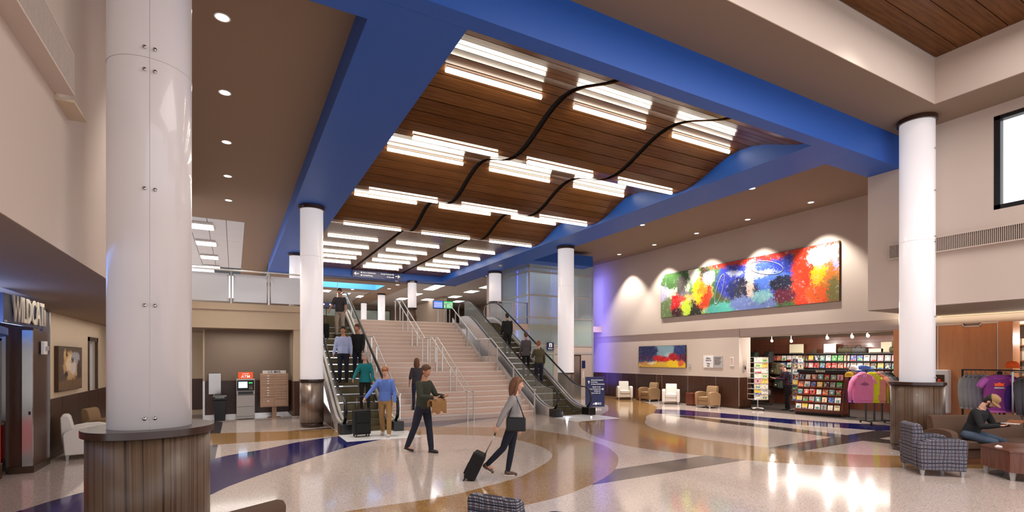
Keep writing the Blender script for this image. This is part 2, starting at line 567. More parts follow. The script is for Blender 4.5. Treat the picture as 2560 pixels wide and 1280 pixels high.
inlay([(4.21, 15.5), (8.5, 15.52), (6.76, 15.04), (5.39, 14.18), (4.85, 14.18), (4.21, 14.43)], 'blue_t', 0.0015)
outer = smooth_poly([(4.2, 14.6), (5.3, 14.08), (6.05, 13.62), (6.85, 12.99), (7.35, 12.37), (7.59, 11.46), (7.71, 10.71), (7.6, 9.83), (7.45, 9.14), (7.15, 8.51), (6.86, 8.04), (6.53, 7.65), (6.14, 7.25), (5.73, 6.92), (5.28, 6.63), (4.89, 6.43), (4.5, 6.26), (4.04, 6.11), (3.49, 6.0), (2.8, 5.95), (1.71, 5.88), (1.02, 5.8)])
inner = smooth_poly([(0.49, 6.74), (1.21, 6.86), (1.74, 6.9), (2.3, 6.9), (2.87, 6.97), (3.13, 7.05), (3.76, 7.27), (4.19, 7.45), (4.59, 7.72), (5.1, 8.11), (5.48, 8.45), (5.77, 8.81), (5.97, 9.21), (6.13, 9.78), (6.17, 10.38), (6.12, 10.98), (5.92, 11.68), (5.43, 12.23), (4.78, 12.7), (4.18, 13.03), (4.0, 13.1)])
inlay(outer + inner, 'tan_t', 0.003)
right = smooth_poly([(17.7, 20.62), (17.08, 18.23), (15.94, 16.45), (14.56, 14.83), (13.31, 13.7), (12.46, 13.15), (11.67, 12.42), (11.09, 11.7), (10.52, 10.74), (10.23, 9.72), (10.18, 8.98), (10.37, 8.02), (10.52, 7.29), (10.79, 6.63), (11.24, 5.91), (11.92, 5.37), (12.94, 4.69), (14.37, 3.91), (16, 3.1)])
# the tan band: its edge first swings towards the lounge chairs, then back towards the sofa
right = smooth_poly([(17.69, 20.62), (17.5, 18.9), (16.9, 18.05), (16.0, 16.45)]) + smooth_poly([(15.94, 16.45), (15.35, 15.55), (14.68, 14.94), (13.6, 13.95), (12.7, 13.36), (11.9, 12.55), (11.2, 11.85), (10.6, 10.9), (10.28, 9.9), (10.2, 9.0), (10.37, 8.02), (10.55, 7.2), (10.85, 6.6), (11.3, 5.95), (12.0, 5.37), (13.0, 4.69), (14.4, 3.95), (16, 3.2)])
leftp = smooth_poly([(15, 2.4), (12.81, 3.52), (11.75, 4.14), (10.71, 4.79), (9.99, 5.25), (9.4, 5.85), (8.88, 6.59), (8.53, 7.3), (8.21, 7.94), (7.99, 8.6), (7.95, 9.2), (8.05, 9.93), (8.31, 10.86), (8.7, 11.74), (9.22, 12.61), (9.67, 13.15), (10.48, 13.7), (11.61, 14.48), (13.14, 15.97), (14.6, 18.3), (15.2, 22.5)])
inlay(right + leftp + [(17.69, 22.5)], 'tan_t', 0.002)
inlay([(4.98, 6.46), (5.73, 7.09), (6.12, 7.18), (8.53, 7.3), (8.77, 7.11), (8.88, 6.59), (5.15, 6.46)], 'dark_t', 0.001)
inlay([(10.4, 7.25), (13.4, 7.44), (14.07, 7.46), (15.75, 7.56), (16.17, 6.8), (14.15, 6.76), (13.45, 6.77), (10.6, 6.63)], 'dark_t', 0.0012)
inlay([(13.47, 13.31), (14.0, 12.59), (14.05, 10.3), (14.07, 7.46), (14.19, 6.78), (14.16, 6.37), (14.41, 5.22), (13.55, 4.91), (13.57, 6.1), (13.45, 6.77), (13.37, 7.42), (13.48, 8.98), (13.33, 10.86)], 'dark_t', 0.0016)
inlay([(14.68, 14.94), (15.39, 14.2), (15.79, 12.34), (16.01, 10.67), (16.6, 9.07), (17.25, 7.9), (17.69, 5.22), (17.69, 4.16), (16.28, 3.79), (16.27, 4.75), (16.0, 7.33), (15.72, 7.54), (15.06, 9.26), (14.84, 10.93), (14.04, 12.62), (13.53, 13.89)], 'blue_t', 0.0014)
structure(MB().box(17.7, 23, 1, 14.6, 0, 0.004).build('floor', M['carpet']))
structure(MB().box(-6, 18, 23.06, 45, 3.45, 3.75).build('floor', M['step_t']))
structure(MB().box(-1.3, 2.38, 18.34, 23.0, 3.45, 3.75).build('floor', M['step_t']))
structure(MB().box(11.6, 18, 22.0, 23.0, 3.45, 3.75).build('floor', M['step_t']))

# ------------------------------------------------------------------ walls
XW = 17.7
def wall(name, m, boxes, parent=None):
    q = MB()
    for b in boxes:
        q.box(*b)
    return structure(q.build(name, M[m], parent))
# right hand wall: lower part, header over the shop, upper part standing 6 cm proud
rw = wall('wall_right', 'wall', [(XW, XW + 0.7, 13.45, 25, 0, 3.2), (XW, XW + 0.7, 7.85, 13.45, 2.88, 3.2), (XW, XW + 0.7, 5.6, 7.85, 2.97, 3.2), (XW, XW + 0.7, -4, 5.6, 2.97, 3.2)])
wall('wall_right', 'wall', [(XW - 0.07, XW + 0.7, 6.82, 25, 3.2, 7.2)], rw)
wall('wall_right', 'wall', [(13.8, 14.05, 4.45, 6.82, 3.2, 7.25), (13.8, 14.05, -6, 4.45, 3.2, 5.08), (13.8, 14.05, -6, 4.45, 7.02, 7.25), (13.8, 14.05, -6, -0.2, 5.08, 7.02), (14.05, 18.4, -6, 6.82, 3.2, 3.4), (14.05, 18, 6.6, 6.82, 3.4, 7.25)], rw)
wall('wall_far', 'wall', [(12.2, 19, 24.9, 25.2, 0, 7.2)])
# rust coloured wood wall panels with pale joints
tw = wall('wall_right', 'brown_wall', [(XW + 0.02, XW + 0.5, 5.62, 7.85, 0, 2.97)], rw)
for a, b, top in ((7.86, 6.92, 2.97), (6.90, 6.308, 2.97), (6.332, 5.938, 2.90), (5.962, 5.62, 2.97)):
    MB().box(XW - 0.02, XW + 0.02, b + 0.012, a - 0.012, 0.1, top - 0.02).build('wood_panel', M['orange_wood'], rw)
structure(MB().box(XW - 0.03, XW, 6.895, 6.915, 0.1, 2.97).box(XW - 0.03, XW, 5.595, 5.62, 0.1, 2.99)
    .box(XW - 0.035, XW, 6.32, 7.86, 2.95, 2.97).box(XW - 0.035, XW, 5.95, 6.34, 2.88, 2.90).box(XW - 0.035, XW, 6.32, 6.34, 2.88, 2.97)
    .box(XW - 0.035, XW, 5.95, 5.97, 2.88, 2.97).box(XW - 0.035, XW, 5.6, 5.97, 2.95, 2.97).build('trim_1', M['white'], rw))
structure(MB().box(XW - 0.06, XW + 0.4, 5.3, 5.59, 0, 2.97).box(XW - 0.03, XW + 0.1, 7.86, 8.02, 0, 2.88).build('trim_2', M['orange_wood'], rw))
# dark wainscot panels under pale joints, right wall
ys = [13.44, 14.55, 16.05, 17.6, 17.95, 19.3, 20.5, 21.6, 22.9, 24.9]
for a, b in zip(ys, ys[1:]):
    MB().box(XW - 0.025, XW + 0.01, a + 0.012, b - 0.012, 0.1, 1.25).build('wainscot_panel', M['laminate'], rw)
MB().box(XW + 0.0, XW + 0.69, 13.42, 13.45, 0.1, 1.25).build('wainscot_panel', M['laminate'], rw)
structure(MB().box(XW - 0.02, XW, 13.43, 24.9, 0.0, 0.1).box(XW - 0.012, XW + 0.7, 13.425, 13.45, 0, 0.1).build('baseboard_right', M['bronze'], rw))
structure(MB().box(XW - 0.016, XW, 13.44, 24.9, 0.1, 1.255).build('trim_3', M['grey_enamel'], rw))
structure(MB().box(XW - 0.004, XW + 0.0, 7.0, 7.03, 3.0, 3.2).box(XW - 0.004, XW, 13.42, 13.44, 2.88, 3.2).box(XW-0.004, XW+0.1, 7.9, 13.45, 2.84, 2.88).build('trim_4', M['ceil'], rw))

# left upper wall and the low corridor behind it
lw = wall('wall_left', 'wall', [(-1.5, -1.3, -9, 18.34, 2.93, 8.5)])
structure(MB().box(-8, -1.305, -9, 18.34, 2.925, 3.0).build('ceiling', M['ceil']))
lc = wall('wall_left', 'tan_wall', [(-3.45, -3.2, 12.75, 16.2, 0, 2.95), (-3.45, -3.2, 17.2, 20.5, 0, 2.95), (-3.45, -3.2, 16.2, 17.2, 2.55, 2.95), (-3.45, -3.2, 16.2, 17.2, 0, 1.2)])
for a, b in ((12.76, 13.95), (13.95, 15.25), (15.25, 16.2), (16.2, 17.2), (17.2, 18.4), (18.4, 20.5)):
    MB().box(-3.21, -3.175, a + 0.012, b - 0.012, 0.1, 1.2).build('wainscot_panel', M['laminate'], lc)
structure(MB().box(-3.20, -3.184, 12.76, 20.5, 0.1, 1.205).build('trim_5', M['grey_enamel'], lc))
structure(MB().box(-3.2, -3.17, 12.76, 20.5, 0, 0.1).build('baseboard_left', M['bronze'], lc))
wf = structure(MB().box(-3.23, -3.18, 16.2, 16.3, 1.2, 2.55).box(-3.23, -3.18, 17.1, 17.2, 1.2, 2.55).box(-3.23, -3.18, 16.2, 17.2, 2.45, 2.55).build('window_1', M['bronze'], lc))
MB().box(-3.3, -3.28, 16.3, 17.1, 1.2, 2.45).build('pane', M['frost'], wf)

# shopfront pier at the left, next to the lounge
pier = wall('wall_left', 'laminate', [(-3.85, -3.1, 11.9, 12.75, 0, 2.93)])
MB().box(-3.62, -3.44, 11.83, 11.9, 0.0, 2.45).build('steel_post', M['steel'], pier)
MB().box(-3.24, -3.1, 11.86, 11.9, 0.0, 2.5).build('steel_post', M['steel'], pier)
MB().box(-3.12, -3.08, 12.72, 12.75, 0.1, 2.93).build('steel_post', M['steel'], pier)
structure(MB().box(-3.42, -3.08, 11.85, 12.76, 0.0, 0.12).build('baseboard_left', M['bronze'], pier))

# wall below the balcony, with the alcove for mail and cash machine
bw = wall('wall_back', 'tan_wall', [(-1.5, 2.42, 18.3, 18.6, 2.97, 3.52), (-1.5, 2.42, 18.26, 18.6, 3.54, 3.75), (1.75, 2.42, 18.34, 20, 0, 2.97)])
wall('wall_back', 'brown_wall', [(-0.87, 2.0, 20.0, 20.2, 0, 3.2), (1.74, 1.76, 18.6, 20.0, 0, 2.97)], bw)
wall('wall_back', 'tan_wall', [(-3.2, -0.9, 22.4, 22.6, 0, 3.3), (-0.92, -0.87, 20.0, 22.4, 0, 3.0)], bw)
structure(MB().box(-3.2, 2.0, 18.6, 22.5, 2.99, 3.05).build('ceiling', M['ceil'], bw))
for a, b in ((-0.85, -0.6), (-0.6, 0.3), (0.3, 1.2), (1.2, 1.74)):
    MB().box(a + 0.01, b - 0.01, 19.97, 20.0, 0.1, 1.25).build('wainscot_panel', M['laminate'], bw)
for a, b in ((18.4, 19.2), (19.2, 19.96)):
    MB().box(1.72, 1.745, a, b - 0.02, 0.1, 1.25).build('wainscot_panel', M['laminate'], bw)
MB().box(1.75, 2.4, 18.31, 18.34, 0.1, 1.25).build('wainscot_panel', M['laminate'], bw)
MB().box(-3.1, -0.92, 22.37, 22.4, 0.1, 1.25).build('wainscot_panel', M['laminate'], bw)
structure(MB().box(-0.9, 1.74, 19.95, 19.98, 0, 0.1).box(1.70, 1.74, 18.34, 19.96, 0, 0.1).box(1.73, 2.4, 18.29, 18.32, 0, 0.1).build('baseboard_back', M['steel'], bw))
structure(MB().box(-0.92, -0.86, 19.93, 20.0, 0, 1.25).box(-0.6, -0.58, 19.955, 19.97, 0.1, 1.25).build('trim_6', M['steel'], bw))
# upper lobby walls
uw = wall('wall_back', 'brown_wall', [(-6, 18, 43, 43.3, 3.75, 6.5), (13.0, 13.3, 34, 43, 3.75, 6.5), (17.8, 18, 25, 43, 3.75, 6.5)])
wall('wall_back', 'wall', [(12.0, 12.2, 22, 23, 0, 3.45)], uw)
# dark glazed office front in the upper lobby
of = MB().box(5.4, 11.6, 42.55, 42.6, 6.0, 6.06).box(5.4, 11.6, 42.55, 42.6, 5.05, 5.1)
for i in range(7):
    of.box(5.4 + i * 1.02, 5.45 + i * 1.02, 42.55, 42.6, 3.75, 6.05)
of = structure(of.build('window_2', M['black']))
for i in range(6):
    for z0, z1 in ((3.78, 5.05), (5.1, 6.0)):
        MB().box(5.45 + i * 1.02, 6.42 + i * 1.02, 42.57, 42.58, z0, z1).build('pane', M['green_glass'], of)

# ------------------------------------------------------------------ ceilings and beams
ZB = 6.5
structure(MB().box(-1.3, 13.8, 5.0, 6.12, 7.25, 8.6).box(12.67, 14.05, -6, 5.0, 7.25, 8.6).box(-1.3, 3.0, -9, 5.0, 7.25, 8.6).box(3.0, 12.67, -9, -7, 7.25, 8.6).build('ceiling', M['wall']))
structure(MB().box(-1.3, 13.8, 5.0, 6.10, 7.235, 7.249).box(12.67, 13.8, -6, 5.0, 7.235, 7.249).box(-1.3, 3.0, -9, 5.0, 7.235, 7.249).build('ceiling', M['ceil']))  # thin sheets carrying the soffit's shade in their darker colour
cl = structure(MB().box(-1.3, 1.56, 6.8, 20.9, 6.97, 7.1).box(0.35, 1.56, 20.9, 43, 6.97, 7.1).build('ceiling', M['ceil']))
structure(MB().box(11.95, 18, 6.8, 25, 7.2, 7.3).build('ceiling', M['ceil']))
structure(MB().box(-1.3, 14.0, 6.8, 46, 8.6, 8.7).build('ceiling', M['dark']))
bm = structure(MB().box(-1.3, 1.55, 6.1, 6.82, ZB, 7.5).box(1.55, 12.0, 6.1, 6.38, ZB, 7.5).box(12.0, 13.8, 6.1, 6.82, ZB, 7.5).build('trim_7', M['blue']))
structure(MB().box(1.55, 2.8, 6.385, 29.1, ZB + 0.002, 7.3).build('trim_8', M['blue']))
structure(MB().box(10.7, 12.0, 6.385, 29.1, ZB + 0.002, 7.6).build('trim_9', M['blue']))
structure(MB().box(2.8, 10.7, 28.2, 29.1, ZB + 0.002, 7.6).build('trim_10', M['blue']))
structure(MB().box(12.0, 15.4, 19.9, 20.7, ZB, 7.0).build('trim_11', M['blue']))
structure(MB().box(1.55, 12, 6.1, 29.1, 7.6, 7.7).build('ceiling', M['dark']))
# wood plank field under the blue frame: three waves, then a flat stretch
def wz(y):
    if y < 17.55:
        return 6.55 + 0.24 * (1 - math.cos(2 * PI * (y - 6.15) / 3.8))
    if y < 18.7:
        t = (y - 17.55) / 1.15
        return 6.55 + 0.27 * (3 * t * t - 2 * t ** 3)
    return 6.82
pc = empty('wood_ceiling', (0, 0, 0), kind='structure')
pc.name = 'ceiling'
edges, y = [6.38], 6.38
while y < 28.2:
    dy = 0.01
    s_ = (wz(y + dy) - wz(y)) / dy
    y += 0.30 / math.sqrt(1 + s_ * s_)
    edges.append(y)
bays = [(2.72, 5.48), (5.62, 8.23), (8.37, 10.76)]
for x0, x1 in bays:
    L = x1 - x0
    me = MB().box(-L / 2, L / 2, -0.138, 0.138, 0, 0.025).mesh('plank', M['plank'])
    for a, b in zip(edges, edges[1:]):
        ym = (a + b) / 2
        share('plank', me, pc, ((x0 + x1) / 2, ym, (wz(a) + wz(b)) / 2), (math.atan2(wz(b) - wz(a), b - a), 0, 0), (1, math.hypot(b - a, wz(b) - wz(a)) / 0.30, 1))
q = MB()
for a, b in zip(edges, edges[1:]):
    q.add([(2.6, a, wz(a) + 0.06), (10.76, a, wz(a) + 0.06), (10.76, b, wz(b) + 0.06), (2.6, b, wz(b) + 0.06)], [(0, 1, 2, 3)])
q.build('backing_board', M['dark'], pc)
# inner upstand of the frame is already the beams; plank ceiling of the front recess
rc = empty('ceiling', (0, 0, 0), kind='structure')
me = MB().box(0, 9.67, 0, 0.36, 0, 0.03).mesh('plank', M['plank'])
for i in range(32):
    share('plank', me, rc, (3.0, 4.98 - 0.375 * (i + 1) + 0.01, 8.2))
MB().box(3.0, 12.67, -7, 5, 8.28, 8.3).build('backing_board', M['dark'], rc)
# lay-in tile ceiling over the balcony
tc = empty('ceiling', (0, 0, 0), kind='structure')
me = MB().box(0.01, 0.59, 0.005, 1.195, 0, 0.02).mesh('ceiling_tile', M['tile'])
for i in range(10):
    for j in range(9):
        xx, yy = -1.3 - 1.2 * 0 + 0.35 + 1.3 - 0.6 * (i + 1), 20.95 + 1.2 * j
        xx = 0.35 - 0.6 * (i + 1)
        if i == 1 and False: continue
        share('ceiling_tile', me, tc, (xx, yy, 6.975))
MB().box(-5.7, 0.35, 20.9, 32, 7.0, 7.02).build('backing_board', M['black'], tc)
# upper lobby ceiling
structure(MB().box(1.55, 3.2, 29.1, 43, 6.45, 6.55).box(3.2, 8.0, 29.1, 30.2, 6.45, 6.55).box(8.0, 18, 29.1, 43, 6.45, 6.55).box(3.2, 8.0, 32.8, 43, 6.45, 6.55).box(12, 18, 25.2, 29.1, 6.45, 6.55).build('ceiling', mat('grey_tile', srgb(168, 166, 164), 0.9, grain=0.02, gscale=20)))
cv = structure(MB().box(3.2, 8.0, 32.75, 32.8, 6.4, 8.4).box(7.95, 8.0, 30.2, 32.8, 6.4, 8.4).box(3.2, 3.25, 30.2, 32.8, 6.4, 8.4).box(3.2, 8, 30.2, 32.8, 8.4, 8.5).build('trim_12', M['lightblue']))
structure(MB().box(1.55, 9.2, 29.1, 30.3, 6.38, 6.44).box(8.0, 9.3, 30.3, 43, 6.38, 6.44).box(1.55, 8.0, 32.8, 34.0, 6.38, 6.44).build('trim_13', M['ceil']))
light('AREA', 'cove_light', (5.6, 31.4, 8.3), 160, (0.6, 0.85, 1), 3.5, 1.8)

# big window in the upper right wall, bright daylight outside
wr = structure(MB().box(13.84, 14.0, -0.2, -0.08, 5.08, 7.02).box(13.84, 14.0, 4.35, 4.45, 5.08, 7.02).box(13.84, 14.0, -0.2, 4.45, 5.08, 5.18).box(13.84, 14.0, -0.2, 4.45, 6.94, 7.02).build('window_3', M['black']))
MB().box(13.93, 13.94, -0.08, 4.35, 5.18, 6.94).build('pane', M['glass'], wr)

structure(MB().box(13.81, XW - 0.01, -6, 6.81, 3.185, 3.199).build('ceiling', M['ceil']))  # thin sheet under the bulkhead, its shade put into the colour
# ------------------------------------------------------------------ columns
def column(x, y, z0, zbase, ztop, rs, rb, m, base_m, label, rim=0.04, seams=(), rotz=0.0, segs=48, kick=True, group=None):
    t = empty('column', (x, y, z0), rotz, label, 'column', group)
    h = zbase - z0
    MB().lathe([(rb, 0.14 if kick else 0.0), (rb, h - 0.06)], seg=segs).build('base_cladding', M[base_m], t)
    if kick:
        MB().lathe([(rb - 0.015, 0), (rb - 0.015, 0.14)], seg=segs).build('kick_band', M['dark_top'], t)
    MB().lathe([(0.1, h - 0.065), (rb + rim, h - 0.065), (rb + rim, h), (0.1, h)], seg=segs, smooth=False).build('rim', M['dark_top'], t, bevel=0.004)
    sh = MB().lathe([(rs, h), (rs, ztop - z0 - 0.10)], seg=segs).build('shaft', M[m], t)
    MB().lathe([(0.05, ztop - z0 - 0.11), (rs + 0.045, ztop - z0 - 0.11), (rs + 0.045, ztop - z0 - 0.002)], seg=segs, smooth=False).build('cap', M['dark_top'], t)
    for sz in seams:
        MB().lathe([(rs + 0.001, sz - z0 - 0.004), (rs + 0.003, sz - z0 - 0.002), (rs + 0.001, sz - z0)], seg=segs).build('joint', M['grey_enamel'], sh)
    return t, sh
def studs(t, sh, rs, angs, zs, z0):
    """pairs of steel standoff buttons either side of the vertical joint"""
    me = MB().lathe([(0.0, 0.0), (0.009, 0.0), (0.009, 0.012), (0.016, 0.013), (0.016, 0.02), (0.0, 0.021)], seg=10).mesh('button', M['steel'])
    for a in angs:
        for z in zs:
            for da in (-0.11, 0.11):
                b = a + da
                o = share('button', me, sh, (rs * math.cos(b), rs * math.sin(b), z - z0), (PI / 2, 0, b + PI / 2))
        MB().box(rs - 0.004, rs + 0.0015, -0.0015, 0.0015, zs[0] - z0 - 0.2, 6.9 - z0).build('joint', M['grey_enamel'], sh, rotz=a)

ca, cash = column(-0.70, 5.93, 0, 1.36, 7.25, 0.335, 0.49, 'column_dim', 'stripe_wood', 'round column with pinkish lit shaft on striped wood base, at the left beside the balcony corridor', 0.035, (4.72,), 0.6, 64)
ax = math.atan2(-5.93, 0.70)
studs(ca, cash, 0.335, [ax - 0.6 - 0.02], [1.46, 2.48, 3.53, 4.60, 4.70 + 0.1], 0)
cb, cbsh = column(13.12, 5.50, 0, 1.50, 7.25, 0.315, 0.475, 'column_lit', 'stripe_wood', 'round lit white column on striped wood base behind the brown sofa', 0.03, (4.55,), 0.3, 64)
studs(cb, cbsh, 0.315, [math.atan2(-5.5, -13.12) - 0.3 + 1.25], [1.6, 2.9, 4.5, 4.62, 5.6, 6.5], 0)
column(2.02, 16.05, 0, 1.40, ZB, 0.32, 0.335, 'column_lit', 'stripe_steel', 'round lit white column on steel base between mailboxes and escalator', 0.02, (5.0,), 0, 48)
column(11.72, 16.9, 0, 1.45, ZB, 0.325, 0.325, 'column_lit', 'stripe_wood', 'round lit white column behind the right escalator, beside the standing blue sign', 0.0, (4.9,), 0, 48, kick=False)
column(2.35, 23.6, 3.75, 4.9, ZB, 0.28, 0.29, 'column_lit', 'stripe_steel', 'white column upstairs behind the balcony rail, partly hidden by the front column')
column(11.86, 23.5, 3.75, 4.95, ZB, 0.32, 0.33, 'column_lit', 'glass', 'white column upstairs beside the glass elevator tower', 0.03)
column(9.07, 28.65, 3.75, 4.95, ZB, 0.25, 0.255, 'column_lit', 'stripe_wood', 'white column under the far blue beam, right of the stair rails upstairs')
column(8.7, 34.2, 3.75, 3.95, 6.38, 0.235, 0.3, 'column_lit', 'dark_top', 'white column upstairs in front of the dark office glazing', kick=False)
column(8.9, 40.4, 3.75, 3.90, 6.45, 0.22, 0.25, 'column_lit', 'dark_top', 'slim white column farthest back in the upper lobby', kick=False)

# ------------------------------------------------------------------ linear lights on the plank ceiling
rows = [(8.22, 0), (10.05, 0), (12.0, 0), (13.85, 0), (15.75, 0), (17.5, 0), (20.75, 0), (22.35, 0), (23.8, 0), (24.9, 0), (26.25, 0)]
nth = ['first', 'second', 'third', 'fourth', 'fifth', 'sixth', 'seventh', 'eighth', 'ninth', 'tenth', 'eleventh']
colx = [(3.2, 5.13, 'left bay'), (5.9, 7.76, 'middle bay'), (8.6, 10.45, 'right bay')]
def bar(x0, x1, y, label):
    L = x1 - x0
    z = wz(y)
    g = 0.055 if y > 18.6 else 0.085
    t = empty('linear_light', ((x0 + x1) / 2, y, z - g), 0, label, 'light', 'linear lights on the wood plank ceiling')
    MB().box(-L / 2, L / 2, -0.045, 0.045, g - 0.012, g + 0.0).build('housing', M['white'], t)
    MB().tube([(-L / 2, 0, g - (0.024 if y > 18.6 else 0.046)), (L / 2, 0, g - (0.024 if y > 18.6 else 0.046))], 0.036, 10).build('lamp_tube', M['lamp'], t)
for i, (y, _) in enumerate(rows):
    for x0, x1, b in colx:
        bar(x0, x1, y, f'glowing linear light, {nth[i]} row from the front, {b} of the wood ceiling')
bar(5.9, 7.76, 26.95, 'glowing linear light, twelfth and last row, middle bay of the wood ceiling')

# ------------------------------------------------------------------ downlights
def downlight(x, y, z, label, r=0.085, spot=None, group='downlights'):
    t = empty('downlight', (x, y, z - 0.012), 0, label, 'light', group)
    MB().lathe([(r, 0.012), (r + 0.02, 0.010), (r + 0.02, 0.0), (r, 0.0)], seg=20, smooth=False, cap=False).build('trim_ring', M['white'], t)
    MB().lathe([(0.0, 0.004), (r, 0.004), (r, 0.011)], seg=20).build('lens', M['lamp_spot'], t)
    if spot:
        light('SPOT', 'downlight_beam', (x, y, z - 0.03), spot[0], spot[2] if len(spot) > 2 else (1, 0.93, 0.83), 0.05, spot=spot[1], blend=0.5)
for i, y in enumerate((8.5, 10.88, 13.35, 15.82, 18.22)):
    downlight(-0.15, y, 6.97, f'round downlight in the left ceiling, {nth[i]} from the front', 0.09, (300, 85), 'row of downlights in the left ceiling')
for i, y in enumerate((10.03, 12.4, 14.78, 17.19, 19.6)):
    downlight(16.8, y, 7.2, f'round downlight near the mural wall, {nth[i]} from the front', 0.085, (700, 84), 'row of downlights near the mural wall')
for x, y, s in ((13.85, 10.07, 'nearer'), (13.9, 14.86, 'farther')):
    downlight(x, y, 7.2, f'round downlight in the right ceiling beside the blue beam, {s} one', 0.085, (330, 90), 'downlights beside the blue beam')
for x, y, s in ((6.55, 32.9, 'left one'), (8.5, 31.5, 'middle one'), (8.48, 29.6, 'nearest one')):
    downlight(x, y, 6.38, f'small downlight on the soffit of the upper lobby, {s}', 0.1, None, 'downlights of the upper lobby soffit')
downlight(6.2, 3.6, 8.2, 'round downlight in the wood plank ceiling at the upper right', 0.1, (300, 120))
light('SPOT', 'downlight_beam', (9.6, 4.1, 8.1), 260, WARM, 0.15, spot=110, blend=1.0)
light('SPOT', 'downlight_beam', (3.3, 12.2, 6.4), 90, (1, 0.98, 0.95), 0.05, spot=60, blend=0.5)

# lay-in lamps, with slotted air diffusers
def panel_lamp(x, y, z, label, group, sx=1.1, sy=0.55, grille=False):
    t = empty('ceiling_light', (x, y, z), 0, label, 'light', group)
    MB().box(-sx / 2 - .03, sx / 2 + .03, -sy / 2 - .03, sy / 2 + .03, -0.02, 0.0).build('frame', M['white'], t)
    MB().box(-sx / 2, sx / 2, -sy / 2, sy / 2, -0.03, -0.018).build('diffuser', M['lamp_panel'], t)
    if grille:
        MB().box(-sx / 2, sx / 2, -sy / 2 - .42, -sy / 2 - .06, -0.012, 0).build('vent_frame', M['grey_enamel'], t)
        q = MB()
        for i in range(14):
            q.box(-sx / 2 + .03 + i * (sx - .06) / 13 - .008, -sx / 2 + .03 + i * (sx - .06) / 13 + .008, -sy / 2 - .40, -sy / 2 - .08, -0.02, -0.011)
        q.build('vent_slats', M['black'], t)
for i, y in enumerate((22.3, 25.5, 28.9, 32.0)):
    panel_lamp(-1.05, y, 6.97, f'lamp panel with slotted vent over the balcony, {nth[i]} from the front', 'lamp panels over the balcony', 0.72, 0.8, True)
names = {(5.2, 34.8): 'behind the left escalator', (8.0, 36.9): 'left of the farthest column', (6.6, 35.9): 'between escalator and dark glazing', (10.95, 30.7): 'nearest in the middle row', (10.95, 33.8): 'second in the middle row', (10.9, 36.8): 'third in the middle row',
         (13.75, 28.3): 'nearest in the right row beside the tower', (13.75, 30.7): 'second in the right row', (13.85, 33.8): 'third in the right row', (12.7, 36.4): 'behind the flight screens', (15.2, 36.5): 'farthest to the right', (10.9, 28.3 + 1.2): 'just behind the blue beam corner'}
for (x, y), s in names.items():
    panel_lamp(x, y, 6.45, f'white lamp panel of the upper lobby ceiling, {s}', 'lamp panels of the upper lobby ceiling', 0.62, 1.1)

# ------------------------------------------------------------------ staircase
st = empty('staircase', (0, 15.5, 0), 0, 'wide pinkish terrazzo staircase with pale nosings between the escalators', 'stairs')
XS0, XS1 = 4.25, 9.36
NR = 22
rise = 3.75 / NR
def tread_y(i):          # y of riser i (0 based), local to the staircase
    return i * 0.30 if i <= 10 else (i - 11) * 0.30 + 4.5
me_s = MB().box(XS0, XS1, 0, 0.36, -rise, -0.002).mesh('step', M['step_t'])
me_n = MB().box(XS0 + 0.01, XS1 - 0.01, -0.010, 0.06, -0.045, 0.002).mesh('nosing', M['nosing'])
for i in range(NR):
    yy, zz = tread_y(i), (i + 1) * rise
    if i == 10:
        s_ = MB().box(XS0, XS1, 0, 1.56, -rise, -0.002).build('step', M['step_t'], st, loc=(0, yy, zz))
    else:
        s_ = share('step', me_s, st, (0, yy, zz))
    share('nosing', me_n, s_, (0, 0, 0))
side = [(0.02, 0.0)] + [(tread_y(i) + 0.03, (i + 1) * rise - 0.2) for i in range(NR)] + [(7.7, 3.4), (7.7, 0.0)]
MB().extr(side, 'x', XS0 + 0.02, XS1 - 0.02).build('stair_body', M['step_t'], st)

MB().extr([(-0.05, 0.0), (-0.05, 0.22), (3.1, 2.12), (4.45, 2.12), (7.7, 4.0), (7.7, 3.0), (4.6, 1.6), (3.2, 1.6), (0.3, 0.0)], 'x', XS1, XS1 + 0.05).build('stringer', M['brightsteel'], st)
MB().extr([(-0.05, 0.0), (-0.05, 0.10), (7.7, 3.9), (7.7, 3.0), (0.3, 0.0)], 'x', XS0 - 0.03, XS0).build('stringer', M['steel'], st)
def handrail(x, label, y0, posts=True, side=1):
    t = empty('handrail', (x, 15.5, 0), 0, label, 'handrail', 'steel handrails on the wide stairs')
    z = lambda y: 0.93 + (0 if y < 0 else min(y, 3.1) / 3.1 * 1.88 if y < 4.6 else 1.88 + min(y - 4.6, 3.2) / 3.2 * 1.87)
    pts = [(0, -0.75 + 0.35, 0.93), (0, -0.15, 0.93), (0, 3.05, 2.82), (0, 4.5, 2.83), (0, 7.75, 4.72), (0, 8.3, 4.72)]
    MB().tube(pts, 0.022, 10).build('rail', M['brightsteel'], t)
    for yp, zf in ((-0.32, 0.0), (1.2, 5 * rise), (2.55, 9 * rise), (3.3, 11 * rise), (4.2, 11 * rise), (5.55, 15 * rise), (6.9, 19 * rise), (8.1, NR * rise)):
        # height of the rail above this post
        for (ya, za), (yb, zb) in zip([(p[1], p[2]) for p in pts], [(p[1], p[2]) for p in pts[1:]]):
            if ya <= yp <= yb:
                zt = za + (zb - za) * (yp - ya) / (yb - ya)
        MB().box(-0.02, 0.02, yp - 0.02, yp + 0.02, zf, zt - 0.03).build('post', M['steel'], t)
        MB().box(-0.007, 0.007, yp - 0.007, yp + 0.007, zt - 0.04, zt - 0.01).build('bracket', M['brightsteel'], t)
handrail(4.42, 'steel handrail at the left side of the stairs, beside the down escalator', 0)
handrail(6.66, 'left one of the two steel handrails down the middle of the stairs', 0)
handrail(6.88, 'right one of the two steel handrails down the middle of the stairs', 0)
handrail(9.2, 'steel handrail at the right side of the stairs, beside the right escalator', 0)

